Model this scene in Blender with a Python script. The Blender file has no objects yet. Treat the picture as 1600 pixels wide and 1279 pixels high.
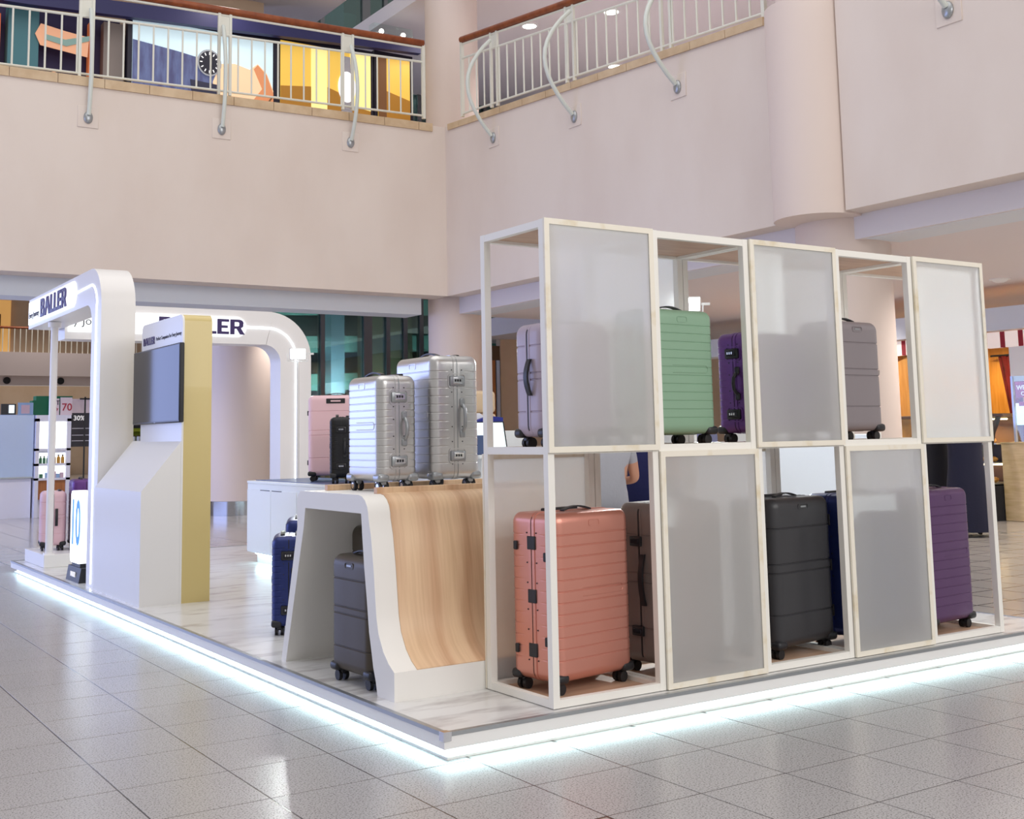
import bpy, bmesh, math, random
from mathutils import Vector, Matrix
random.seed(7)
S = bpy.context.scene
C = S.collection
PI = math.pi
rad = math.radians

# ------------------------------------------------------------------ camera
def set_camera():
    f, pos = 1826.8, Vector((-2.3868, -4.0834, 1.1454))
    yaw, pitch, roll = -0.5719, 0.1186, -0.0176
    fw = Vector((-math.sin(yaw)*math.cos(pitch), math.cos(yaw)*math.cos(pitch), math.sin(pitch)))
    r0 = Vector((math.cos(yaw), math.sin(yaw), 0)); u0 = r0.cross(fw)
    r = math.cos(roll)*r0 + math.sin(roll)*u0
    u = -math.sin(roll)*r0 + math.cos(roll)*u0
    cd = bpy.data.cameras.new('camera'); co = bpy.data.objects.new('camera', cd); C.objects.link(co)
    cd.sensor_fit = 'HORIZONTAL'; cd.sensor_width = 36; cd.lens = f/1600*36
    cd.shift_x = (800-763.5)/1600; cd.shift_y = (464.6-639.5)/1600
    cd.clip_end = 300
    co.matrix_world = Matrix(((r.x, u.x, -fw.x, pos.x), (r.y, u.y, -fw.y, pos.y), (r.z, u.z, -fw.z, pos.z), (0, 0, 0, 1)))
    S.camera = co
set_camera()

# ------------------------------------------------------------------ world, big lights, exposure
W = bpy.data.worlds.new('world'); S.world = W; W.use_nodes = True
W.node_tree.nodes['Background'].inputs[0].default_value = (1.0, 0.97, 0.95, 1)
W.node_tree.nodes['Background'].inputs[1].default_value = 0.44
def area(name, loc, target, size, size_y, power, color):
    l = bpy.data.lights.new(name, 'AREA'); l.shape = 'RECTANGLE'; l.size = size; l.size_y = size_y
    l.energy = power; l.color = color
    o = bpy.data.objects.new(name, l); C.objects.link(o); o.location = loc
    d = Vector(target) - Vector(loc); o.rotation_euler = d.to_track_quat('-Z', 'Y').to_euler()
    return o
area('overhead_fill', (0, 2, 13.5), (0, 2, 0), 14, 14, 720, (1.0, 0.96, 0.92))  # unseen area light added overhead to give the scene shape
area('front_fill', (5, -13, 7.5), (2.5, 2, 1.5), 16, 7, 1050, (1.0, 0.97, 0.94))  # unseen fill added behind the camera to brighten the front faces
area('entrance_daylight', (-6.5, 14, 3.2), (1.0, 8.5, 1.2), 16, 6, 860, (0.36, 0.48, 1.0))
def lamp(name, loc, power, color=(1, 0.93, 0.85), r=0.06, cone=110, rot=(0, 0, 0)):
    l = bpy.data.lights.new(name, 'SPOT'); l.energy = power; l.color = color; l.shadow_soft_size = r; l.spot_size = rad(cone); l.spot_blend = 0.6
    o = bpy.data.objects.new(name, l); C.objects.link(o); o.location = loc; o.rotation_euler = rot
for x_ in (9.2, 12.0, 15.0):
    for y_ in (-2, 3.2, 8.5): lamp('under_balcony_fill', (x_, y_, 3.1), 190, cone=150)  # added spots without fittings that lift the dark space under the balcony
for x_, y_ in ((9.5, 7.5), (9.5, 11.5), (13, 9), (13, 13)): lamp('upper_floor_fill', (x_, y_, 8.6), 200)  # extra unseen spots brightening the upper right floor and its ceiling
for x_ in (-2, 2, 6): lamp('walkway_fill', (x_, 14.9, 3.5), 110, cone=130)  # spots with no fitting, added to lighten the area below the walkway
for x_ in (0, 4, 8): lamp('upper_walkway_fill', (x_, 13.3, 8.45), 30, r=.2, cone=165)  # invented spots that brighten the upper wall and shop front
for x_, y_ in ((2, 22), (8, 26), (4, 34), (12, 38), (8, 44)): lamp('far_hall_fill', (x_, y_, 8.8), 700)  # unseen spots put in to light up the far hall
for x_, y_ in ((13.1, 4.8), (13.1, 6.6), (12.1, 8.6)): lamp('bakery_fill', (x_, y_, 2.6), 120, (1, 0.8, 0.5), cone=160)  # warm fill spots added inside the bakery to brighten its wall
lamp('cake_case_fill', (12.42, 6.1, 1.26), 22, (1, 0.75, 0.4), r=.02, cone=160)  # warm spot added in the case for more glow on the pastries
lamp('cake_case_fill', (12.42, 6.8, 1.26), 22, (1, 0.75, 0.4), r=.02, cone=160)  # second added spot for the same pastry glow
for x_, z_ in ((7.2, 2.2), (8.3, 2.2), (9.9, 2.2), (7.4, 5.0), (9.4, 5.0), (7.4, 8.6), (9.4, 8.6)): lamp('facade_fill', (x_, 18.1, z_), 90, (0.9, 1, 0.97), cone=165, rot=(rad(90), 0, 0))  # spots hidden behind the panes, added to brighten what stands there
S.view_settings.view_transform = 'Standard'; S.view_settings.look = 'None'
S.view_settings.gamma = 1; S.view_settings.use_curve_mapping = False
S.view_settings.exposure = 0.18

# ------------------------------------------------------------------ materials
M = {}
def mat(name, col, rough=0.5, metal=0.0, emit=None, es=1.0, spec=0.5, noise=None, bump=None, coat=0.0, alpha=1.0, trans=0.0, ior=1.45):
    m = bpy.data.materials.new(name); m.use_nodes = True; nt = m.node_tree
    b = nt.nodes['Principled BSDF']
    b.inputs['Base Color'].default_value = (*col, 1); b.inputs['Roughness'].default_value = rough
    b.inputs['Metallic'].default_value = metal; b.inputs['Specular IOR Level'].default_value = spec
    b.inputs['Coat Weight'].default_value = coat; b.inputs['Alpha'].default_value = alpha
    b.inputs['Transmission Weight'].default_value = trans; b.inputs['IOR'].default_value = ior
    if emit:
        b.inputs['Emission Color'].default_value = (*emit, 1); b.inputs['Emission Strength'].default_value = es
    if noise or bump:
        tc = nt.nodes.new('ShaderNodeTexCoord')
    if noise:   # (scale, col2, low, high, stretch, detail)
        sc, c2, lo, hi, st, det = noise
        mp = nt.nodes.new('ShaderNodeMapping'); mp.inputs['Scale'].default_value = st
        n = nt.nodes.new('ShaderNodeTexNoise'); n.inputs['Scale'].default_value = sc; n.inputs['Detail'].default_value = det
        cr = nt.nodes.new('ShaderNodeValToRGB')
        cr.color_ramp.elements[0].position = lo; cr.color_ramp.elements[0].color = (*col, 1)
        cr.color_ramp.elements[1].position = hi; cr.color_ramp.elements[1].color = (*c2, 1)
        nt.links.new(tc.outputs['Object'], mp.inputs[0]); nt.links.new(mp.outputs[0], n.inputs['Vector'])
        nt.links.new(n.outputs[0], cr.inputs[0]); nt.links.new(cr.outputs[0], b.inputs['Base Color'])
    if bump:    # (scale, strength)
        n2 = nt.nodes.new('ShaderNodeTexNoise'); n2.inputs['Scale'].default_value = bump[0]; n2.inputs['Detail'].default_value = 4
        bp = nt.nodes.new('ShaderNodeBump'); bp.inputs['Strength'].default_value = bump[1]; bp.inputs['Distance'].default_value = 0.01
        nt.links.new(tc.outputs['Object'], n2.inputs['Vector']); nt.links.new(n2.outputs[0], bp.inputs['Height'])
        nt.links.new(bp.outputs[0], b.inputs['Normal'])
    M[name] = m
    return m
def srgb(r, g, b):
    f = lambda c: ((c/255+0.055)/1.055)**2.4 if c > 10 else c/255/12.92
    return (f(r), f(g), f(b))
ONE = (1, 1, 1)
mat('plaster', srgb(229, 217, 209), 0.85, noise=(0.9, srgb(222, 208, 199), 0.4, 0.7, (1, 1, 0.5), 5), bump=(60, 0.03))
mat('plaster_far', srgb(220, 206, 205), 0.85)
mat('beige_wall', srgb(208, 184, 160), 0.8, noise=(1.2, srgb(198, 172, 146), 0.4, 0.7, ONE, 4))
mat('column_paint', srgb(228, 212, 204), 0.6)
mat('beam_paint', srgb(222, 229, 240), 0.6)
mat('ceiling_paint', srgb(226, 220, 224), 0.8)
mat('ledge_stone', srgb(214, 190, 158), 0.45, noise=(5, srgb(196, 168, 134), 0.35, 0.7, ONE, 5))
mat('rail_white', srgb(226, 226, 216), 0.4)
mat('rail_wood', srgb(150, 78, 40), 0.3, noise=(8, srgb(120, 56, 26), 0.35, 0.7, (1, 1, 1), 5))
mat('pipe_white', srgb(214, 220, 214), 0.35)
mat('navy_fascia', srgb(42, 42, 92), 0.5)
mat('dark_frame', srgb(34, 32, 50), 0.4)
mat('mullion', srgb(120, 120, 124), 0.35, 0.6)
mat('pale_band', srgb(150, 186, 180), 0.7)
mat('teal_dark', srgb(34, 62, 64), 0.7)
mat('brown_dark', srgb(96, 80, 62), 0.7)
mat('granite', srgb(174, 171, 171), 0.24, spec=0.35, noise=(150, srgb(116, 111, 112), 0.52, 0.66, ONE, 2))
mat('grout', srgb(92, 84, 78), 0.7)
mat('marble', srgb(222, 222, 221), 0.22, noise=(4.5, srgb(184, 180, 180), 0.50, 0.70, (0.8, 2.6, 1), 9))
mat('alu_trim', srgb(168, 172, 176), 0.32, 0.7)
mat('white_gloss', srgb(242, 241, 240), 0.3)
mat('white_matte', srgb(240, 238, 234), 0.5)
mat('rack_white', srgb(244, 242, 236), 0.45)
mat('rack_cream', srgb(242, 236, 222), 0.5, noise=(9, srgb(222, 206, 172), 0.54, 0.78, (1, 1, 1), 6))
mat('rack_board', srgb(206, 172, 146), 0.45, noise=(3, srgb(190, 152, 126), 0.4, 0.7, (1, 6, 1), 4))
mat('gold', srgb(214, 194, 132), 0.32, 0.0, coat=0.3)
mat('kiosk_white', srgb(238, 237, 236), 0.28)
mat('portal_white', srgb(240, 238, 238), 0.3)
mat('led_white', (1, 1, 1), 0.5, emit=(0.86, 0.95, 1.0), es=3.5)
mat('led_cool', (1, 1, 1), 0.5, emit=(0.62, 0.93, 1.0), es=8)
mat('sign_lit', (0.9, 0.9, 0.9), 0.4, emit=(0.93, 0.99, 1.0), es=1.05)
mat('logo_purple', srgb(52, 32, 96), 0.4)
mat('text_dark', srgb(60, 60, 72), 0.5)
mat('black_plastic', srgb(38, 38, 42), 0.38)
mat('black_gloss', srgb(40, 38, 44), 0.12, spec=0.22)
mat('rubber', srgb(34, 33, 36), 0.5)
mat('chrome', srgb(210, 212, 216), 0.12, 1.0)
mat('steel_band', srgb(170, 170, 176), 0.15, 1.0)
mat('counter_white', srgb(238, 243, 246), 0.3)
mat('counter_top', srgb(78, 96, 136), 0.35)
mat('skin', srgb(196, 144, 118), 0.6)
mat('hair', srgb(28, 22, 20), 0.5)
mat('shirt_grey', srgb(168, 168, 176), 0.85, bump=(40, 0.2))
mat('shirt_navy', srgb(28, 32, 82), 0.85, bump=(40, 0.2))
mat('shirt_denim', srgb(112, 116, 152), 0.85, bump=(40, 0.2))
mat('cloth_black', srgb(24, 24, 30), 0.85, bump=(40, 0.2))
mat('cloth_darknavy', srgb(22, 24, 48), 0.85, bump=(40, 0.2))
mat('eye_dark', srgb(20, 16, 14), 0.2)
mat('lamp_metal', srgb(228, 228, 228), 0.4)
mat('flood_face', (1, 1, 1), 0.5, emit=(0.9, 1.0, 1.0), es=20)
mat('downlight', (1, 1, 1), 0.5, emit=(1.0, 0.96, 0.88), es=7)
mat('green_box', srgb(0, 108, 72), 0.5)
mat('shop_green', srgb(150, 160, 30), 0.5)
mat('screen_light', (0.6, 0.7, 0.75), 0.3, emit=(0.80, 0.92, 0.95), es=0.75)
mat('cab_lit', (0.9, 0.95, 0.95), 0.5, emit=(0.93, 1.0, 0.97), es=1.3)
mat('cab_white', srgb(228, 228, 240), 0.4)
mat('panel_blue', srgb(188, 204, 232), 0.2, 0.3)
mat('wood_warm', srgb(214, 152, 66), 0.5, noise=(4, srgb(196, 128, 42), 0.35, 0.7, (6, 6, 0.6), 4))
mat('wood_pale', srgb(214, 190, 146), 0.45, noise=(4, srgb(196, 170, 122), 0.35, 0.7, (0.6, 1, 7), 4))
mat('awning_red', srgb(158, 28, 40), 0.6)
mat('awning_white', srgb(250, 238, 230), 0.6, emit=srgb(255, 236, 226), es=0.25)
mat('curtain_red', srgb(104, 14, 14), 0.8, noise=(9, srgb(72, 8, 10), 0.4, 0.7, (1, 1, 0.4), 3))
mat('case_brown', srgb(92, 66, 44), 0.4)
mat('pastry', srgb(226, 150, 60), 0.6, noise=(14, srgb(240, 190, 110), 0.4, 0.65, ONE, 3))
mat('case_light', (1, 1, 1), 0.5, emit=(1.0, 0.72, 0.35), es=9)
mat('sign_magenta', srgb(166, 40, 92), 0.5, emit=srgb(166, 40, 92), es=0.25)
mat('sign_orange', srgb(226, 168, 92), 0.5)
mat('white_paint', srgb(240, 240, 240), 0.5)
mat('letter_white', srgb(250, 246, 246), 0.5, emit=(1, 1, 1), es=0.3)
mat('letter_red', srgb(178, 42, 66), 0.5)
mat('poster_grey', srgb(58, 56, 64), 0.5)
mat('poster_pink', srgb(232, 214, 220), 0.5)
mat('beige_case', srgb(214, 190, 158), 0.4)
mat('paper_white', srgb(244, 246, 250), 0.6)
mat('bag_blue', srgb(40, 52, 150), 0.5)
mat('plant_green', srgb(96, 124, 44), 0.6)
mat('amber_glass', srgb(190, 140, 50), 0.2)
mat('bottle_green', srgb(70, 120, 90), 0.2)
mat('box_pastel', srgb(206, 178, 190), 0.5)
mat('box_blue', srgb(150, 180, 216), 0.5)
mat('wood_orange', srgb(180, 116, 66), 0.5, noise=(5, srgb(160, 96, 48), 0.35, 0.7, (5, 5, 0.6), 4))
# lightbox prints
mat('print_sky', srgb(206, 230, 240), 0.4, emit=srgb(206, 232, 242), es=0.42)
mat('print_cream', srgb(240, 206, 168), 0.4, emit=srgb(250, 216, 176), es=0.34)
mat('print_flesh', srgb(206, 136, 94), 0.4, emit=srgb(206, 136, 94), es=0.45)
mat('print_city', srgb(96, 108, 150), 0.5, emit=srgb(96, 108, 150), es=0.35, noise=(2.5, srgb(60, 50, 90), 0.35, 0.65, (4, 1, 1), 5))
mat('print_yellow', srgb(232, 190, 88), 0.4, emit=srgb(240, 196, 84), es=0.42)
mat('print_pale', srgb(255, 240, 160), 0.4, emit=srgb(255, 236, 150), es=0.5)
mat('print_brown', srgb(168, 118, 44), 0.4, emit=srgb(168, 118, 44), es=0.3)
mat('print_brown_dark', srgb(110, 74, 46), 0.4, emit=srgb(110, 74, 46), es=0.4)
mat('watch_dial', srgb(48, 48, 62), 0.3)
mat('watch_white', (0.9, 0.9, 0.9), 0.3, emit=(0.95, 0.97, 1), es=0.5)
mat('watch_silver', srgb(200, 205, 215), 0.25, 0.7)
mat('watch_strap', srgb(58, 60, 86), 0.6)
mat('shop_violet', srgb(46, 38, 82), 0.6)
mat('shop_teal', srgb(70, 122, 134), 0.5)
mat('shop_orange', srgb(206, 112, 66), 0.5, emit=srgb(206, 112, 66), es=0.3)
mat('shop_flesh', srgb(236, 176, 140), 0.5, emit=srgb(236, 176, 140), es=0.2)
mat('shop_grey', srgb(140, 130, 126), 0.6)
mat('warm_glow', srgb(250, 196, 120), 0.5, emit=srgb(250, 190, 110), es=0.3)

def leaf_noise_wood():
    m = bpy.data.materials.new('table_wood'); m.use_nodes = True; nt = m.node_tree; b = nt.nodes['Principled BSDF']
    tc = nt.nodes.new('ShaderNodeTexCoord'); mp = nt.nodes.new('ShaderNodeMapping'); mp.inputs['Scale'].default_value = (1.5, 0.22, 0.22)
    w = nt.nodes.new('ShaderNodeTexWave'); w.bands_direction = 'X'; w.inputs['Scale'].default_value = 0.9; w.inputs['Distortion'].default_value = 9; w.inputs['Detail'].default_value = 4; w.inputs['Detail Scale'].default_value = 1.2
    n = nt.nodes.new('ShaderNodeTexNoise'); n.inputs['Scale'].default_value = 6; n.inputs['Detail'].default_value = 8
    mp2 = nt.nodes.new('ShaderNodeMapping'); mp2.inputs['Scale'].default_value = (9, 0.35, 0.35)
    cr = nt.nodes.new('ShaderNodeValToRGB'); e = cr.color_ramp.elements
    e[0].position = 0.0; e[0].color = (*srgb(214, 174, 138), 1); e[1].position = 1.0; e[1].color = (*srgb(232, 199, 162), 1)
    x = e.new(0.3); x.color = (*srgb(228, 193, 157), 1)
    mx = nt.nodes.new('ShaderNodeMix'); mx.data_type = 'RGBA'; mx.blend_type = 'MULTIPLY'; mx.inputs[0].default_value = 0.4
    cr2 = nt.nodes.new('ShaderNodeValToRGB'); cr2.color_ramp.elements[0].position = 0.35; cr2.color_ramp.elements[0].color = (0.72, 0.62, 0.55, 1); cr2.color_ramp.elements[1].position = 0.6; cr2.color_ramp.elements[1].color = (1, 1, 1, 1)
    L = nt.links.new
    L(tc.outputs['Object'], mp.inputs[0]); L(mp.outputs[0], w.inputs['Vector']); L(tc.outputs['Object'], mp2.inputs[0]); L(mp2.outputs[0], n.inputs['Vector'])
    L(w.outputs[1], cr.inputs[0]); L(n.outputs[0], cr2.inputs[0]); L(cr.outputs[0], mx.inputs[6]); L(cr2.outputs[0], mx.inputs[7]); L(mx.outputs[2], b.inputs['Base Color'])
    b.inputs['Roughness'].default_value = 0.4; M['table_wood'] = m
leaf_noise_wood()
def frosted():
    m = bpy.data.materials.new('frosted_acrylic'); m.use_nodes = True; nt = m.node_tree
    for n in list(nt.nodes): nt.nodes.remove(n)
    out = nt.nodes.new('ShaderNodeOutputMaterial'); mix = nt.nodes.new('ShaderNodeMixShader'); mix.inputs[0].default_value = 0.45
    add = nt.nodes.new('ShaderNodeMixShader'); add.inputs[0].default_value = 0.62
    d = nt.nodes.new('ShaderNodeBsdfDiffuse'); d.inputs[0].default_value = (0.93, 0.94, 0.94, 1)
    t = nt.nodes.new('ShaderNodeBsdfTranslucent'); t.inputs[0].default_value = (0.95, 0.95, 0.95, 1)
    r = nt.nodes.new('ShaderNodeBsdfRefraction'); r.inputs['Color'].default_value = (0.95, 0.95, 0.95, 1); r.inputs['Roughness'].default_value = 0.3; r.inputs['IOR'].default_value = 1.12
    g = nt.nodes.new('ShaderNodeBsdfGlossy'); g.inputs['Color'].default_value = (1, 1, 1, 1); g.inputs['Roughness'].default_value = 0.3
    m2 = nt.nodes.new('ShaderNodeMixShader'); m2.inputs[0].default_value = 0.05
    L = nt.links.new
    L(d.outputs[0], add.inputs[1]); L(t.outputs[0], add.inputs[2]); L(add.outputs[0], mix.inputs[1]); L(r.outputs[0], mix.inputs[2])
    L(mix.outputs[0], m2.inputs[1]); L(g.outputs[0], m2.inputs[2]); L(m2.outputs[0], out.inputs[0]); M['frosted_acrylic'] = m
frosted()
def clear_glass(name, tint, refl):
    m = bpy.data.materials.new(name); m.use_nodes = True; nt = m.node_tree
    for n in list(nt.nodes): nt.nodes.remove(n)
    out = nt.nodes.new('ShaderNodeOutputMaterial'); mix = nt.nodes.new('ShaderNodeMixShader'); mix.inputs[0].default_value = refl
    t = nt.nodes.new('ShaderNodeBsdfTransparent'); t.inputs[0].default_value = (*tint, 1)
    g = nt.nodes.new('ShaderNodeBsdfGlossy'); g.inputs['Roughness'].default_value = 0.02; g.inputs[0].default_value = (0.8, 1, 0.98, 1)
    nt.links.new(t.outputs[0], mix.inputs[1]); nt.links.new(g.outputs[0], mix.inputs[2]); nt.links.new(mix.outputs[0], out.inputs[0]); M[name] = m
clear_glass('facade_glass', srgb(176, 202, 200), 0.14)
clear_glass('case_glass', (0.93, 0.96, 0.95), 0.08)
def floor_tiles():
    m = bpy.data.materials.new('floor_far'); m.use_nodes = True; nt = m.node_tree; b = nt.nodes['Principled BSDF']
    tc = nt.nodes.new('ShaderNodeTexCoord'); br = nt.nodes.new('ShaderNodeTexBrick')
    br.offset = 0; br.inputs['Scale'].default_value = 1; br.inputs['Mortar Size'].default_value = 0.009
    br.inputs['Brick Width'].default_value = 0.42; br.inputs['Row Height'].default_value = 0.424
    br.inputs['Color1'].default_value = (*srgb(178, 172, 167), 1); br.inputs['Color2'].default_value = (*srgb(172, 166, 161), 1); br.inputs['Mortar'].default_value = (*srgb(74, 68, 64), 1)
    mp = nt.nodes.new('ShaderNodeMapping'); mp.inputs['Location'].default_value = (-0.115, 0.019, 0)
    nt.links.new(tc.outputs['Object'], mp.inputs[0]); nt.links.new(mp.outputs[0], br.inputs['Vector']); nt.links.new(br.outputs[0], b.inputs['Base Color']); b.inputs['Roughness'].default_value = 0.16
    M['floor_far'] = m
floor_tiles()
SHELL = {}
def shell(name, col, rough=0.38, metal=0.0):
    mat('shell_'+name, col, rough, metal, coat=0.15 if metal == 0 else 0.0, bump=(260, 0.04)); return 'shell_'+name
shell('copper', srgb(214, 148, 132), 0.33, 0.6)
shell('silver', srgb(206, 205, 205), 0.30, 0.9)
shell('lavender', srgb(182, 168, 184), 0.42)
shell('green', srgb(140, 174, 148), 0.42, 0.1)
shell('purple', srgb(104, 62, 132), 0.34, 0.35)
shell('plum', srgb(98, 68, 110), 0.36, 0.35)
shell('black', srgb(52, 52, 56), 0.42)
shell('charcoal', srgb(76, 68, 58), 0.42, 0.15)
shell('navy', srgb(40, 52, 110), 0.32, 0.35)
shell('grey', srgb(136, 128, 132), 0.42)
shell('taupe', srgb(132, 120, 116), 0.42)
shell('pink', srgb(234, 196, 204), 0.42)
shell('jet', srgb(36, 36, 40), 0.4, 0.3)

# ------------------------------------------------------------------ mesh helpers
class MB:
    def __init__(s): s.v = []; s.f = []
    def add(s, v, f):
        o = len(s.v); s.v += [tuple(p) for p in v]; s.f += [tuple(i+o for i in q) for q in f]; return s
    def box(s, x0, x1, y0, y1, z0, z1):
        return s.add([(x0,y0,z0),(x1,y0,z0),(x1,y1,z0),(x0,y1,z0),(x0,y0,z1),(x1,y0,z1),(x1,y1,z1),(x0,y1,z1)],
                     [(0,3,2,1),(4,5,6,7),(0,1,5,4),(1,2,6,5),(2,3,7,6),(3,0,4,7)])
    def bev(s, x0, x1, y0, y1, z0, z1, b=0.005, seg=2):
        bm = bmesh.new(); bmesh.ops.create_cube(bm, size=1)
        for v in bm.verts:
            v.co = Vector((x0+(v.co.x+.5)*(x1-x0), y0+(v.co.y+.5)*(y1-y0), z0+(v.co.z+.5)*(z1-z0)))
        bmesh.ops.bevel(bm, geom=list(bm.edges), offset=b, segments=seg, profile=0.5, affect='EDGES')
        bm.verts.index_update(); s.add([v.co[:] for v in bm.verts], [[v.index for v in f.verts] for f in bm.faces]); bm.free(); return s
    def tube(s, path, r, n=10, closed=False, caps=True):
        P = [Vector(p) for p in path]; rings = []; k = len(P)
        for i, p in enumerate(P):
            a = P[i-1] if (i > 0 or closed) else P[i]; b = P[(i+1) % k] if (i < k-1 or closed) else P[i]
            t = (b-a).normalized(); up = Vector((0, 0, 1)) if abs(t.z) < 0.9 else Vector((0, 1, 0))
            if i == 0 or closed and i == 0: u = t.cross(up).normalized()
            else:
                u = (u - t*u.dot(t)).normalized()
            w = t.cross(u); rr = r[i] if isinstance(r, (list, tuple)) else r
            rings.append([p + u*math.cos(2*PI*j/n)*rr + w*math.sin(2*PI*j/n)*rr for j in range(n)])
        v = [q for g in rings for q in g]; f = []
        for i in range(k if closed else k-1):
            for j in range(n):
                a = i*n+j; b = i*n+(j+1) % n; c = ((i+1) % k)*n+(j+1) % n; d = ((i+1) % k)*n+j
                f.append((a, b, c, d))
        if caps and not closed: f += [tuple(range(n))[::-1], tuple(range((k-1)*n, k*n))]
        return s.add(v, f)
    def lathe(s, prof, c, n=24, caps=True):
        v = []; f = []
        for (r, z) in prof: v += [(c[0]+r*math.cos(2*PI*j/n), c[1]+r*math.sin(2*PI*j/n), c[2]+z) for j in range(n)]
        for i in range(len(prof)-1):
            for j in range(n): f.append((i*n+j, i*n+(j+1) % n, (i+1)*n+(j+1) % n, (i+1)*n+j))
        if caps: f += [tuple(range(n))[::-1], tuple(range((len(prof)-1)*n, len(prof)*n))]
        return s.add(v, f)
    def prism(s, pts, ax, a0, a1):
        def P(p, a): return (a, p[0], p[1]) if ax == 'x' else (p[0], a, p[1]) if ax == 'y' else (p[0], p[1], a)
        n = len(pts); v = [P(p, a0) for p in pts] + [P(p, a1) for p in pts]
        f = [tuple(range(n))[::-1], tuple(range(n, 2*n))] + [(i, (i+1) % n, n+(i+1) % n, n+i) for i in range(n)]
        return s.add(v, f)
    def band(s, outer, inner, ax, a0, a1, closed=False):
        def P(p, a): return (a, p[0], p[1]) if ax == 'x' else (p[0], a, p[1]) if ax == 'y' else (p[0], p[1], a)
        n = len(outer); v = [P(p, a0) for p in outer]+[P(p, a0) for p in inner]+[P(p, a1) for p in outer]+[P(p, a1) for p in inner]
        f = []
        for i in range(n if closed else n-1):
            j = (i+1) % n
            f += [(i, j, n+j, n+i), (2*n+i, 3*n+i, 3*n+j, 2*n+j), (i, 2*n+i, 2*n+j, j), (n+i, n+j, 3*n+j, 3*n+i)]
        if not closed: f += [(0, n, 3*n, 2*n), (n-1, 3*n-1, 4*n-1, 2*n-1)]
        return s.add(v, f)
    def sphere(s, c, r, n=12, m=8, sc=(1, 1, 1)):
        v = []; f = []
        for i in range(m+1):
            t = PI*i/m
            for j in range(n): v.append((c[0]+r*sc[0]*math.sin(t)*math.cos(2*PI*j/n), c[1]+r*sc[1]*math.sin(t)*math.sin(2*PI*j/n), c[2]+r*sc[2]*math.cos(t)))
        for i in range(m):
            for j in range(n): f.append((i*n+j, (i+1)*n+j, (i+1)*n+(j+1) % n, i*n+(j+1) % n))
        return s.add(v, f)
ORG = {}
def mesh_of(name, mb, m, off=(0, 0, 0), smooth=40):
    me = bpy.data.meshes.new(name)
    me.from_pydata([(p[0]-off[0], p[1]-off[1], p[2]-off[2]) for p in mb.v], [], mb.f)
    bm = bmesh.new(); bm.from_mesh(me); bmesh.ops.remove_doubles(bm, verts=bm.verts, dist=1e-6); bmesh.ops.recalc_face_normals(bm, faces=bm.faces); bm.to_mesh(me); bm.free()
    me.materials.append(M[m] if isinstance(m, str) else m)
    if smooth:
        me.shade_smooth(); me.set_sharp_from_angle(angle=rad(smooth))
    return me
def obj(name, mb, m, parent=None, smooth=40, kind=None, label=None):
    off = ORG.get(parent.name, (0, 0, 0)) if parent else (0, 0, 0)
    o = bpy.data.objects.new(name, mesh_of(name, mb, m, off, smooth)); C.objects.link(o)
    if parent: o.parent = parent
    ORG[o.name] = off
    if kind: o['kind'] = kind
    if label: o['label'] = label
    return o
def tag(o, label, cat, group=None, kind=None):
    o['label'] = label; o['category'] = cat
    if group: o['group'] = group
    if kind: o['kind'] = kind
    return o
def thing(name, label, cat, loc=(0, 0, 0), rz=0, group=None, local=False):
    o = bpy.data.objects.new(name, None); C.objects.link(o); o.location = loc; o.rotation_euler = (0, 0, rz); o.empty_display_size = 0.1
    ORG[o.name] = (0, 0, 0) if local else tuple(loc)
    return tag(o, label, cat, group)
def structure(name, mb, m, smooth=40, label=None):
    o = obj(name, mb, m, None, smooth, 'structure')
    if label: o['label'] = label
    return o
def arc(cx, cy, r, a0, a1, n=8): return [(cx+r*math.cos(rad(a0+(a1-a0)*i/n)), cy+r*math.sin(rad(a0+(a1-a0)*i/n))) for i in range(n+1)]
FACE_NY = Matrix(((1, 0, 0), (0, 0, -1), (0, 1, 0)))       # reads from -Y
FACE_NX = Matrix(((0, 0, -1), (-1, 0, 0), (0, 1, 0)))      # reads from -X
def text_mb(body, size, bold=0.0, extrude=0.004, align='LEFT'):
    cu = bpy.data.curves.new('t', 'FONT'); cu.body = body; cu.size = size; cu.offset = bold; cu.extrude = extrude; cu.align_x = align; cu.resolution_u = 3
    o = bpy.data.objects.new('t', cu); C.objects.link(o)
    dg = bpy.context.evaluated_depsgraph_get(); me = bpy.data.meshes.new_from_object(o.evaluated_get(dg))
    mb = MB(); mb.add([v.co[:] for v in me.vertices], [tuple(p.vertices) for p in me.polygons])
    bpy.data.objects.remove(o); bpy.data.curves.remove(cu); bpy.data.meshes.remove(me)
    return mb
def placed(mb, rot, loc, scale=(1, 1, 1)):
    o = MB(); o.f = mb.f
    o.v = [tuple(rot @ Vector((p[0]*scale[0], p[1]*scale[1], p[2]*scale[2])) + Vector(loc)) for p in mb.v]
    return o
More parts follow.
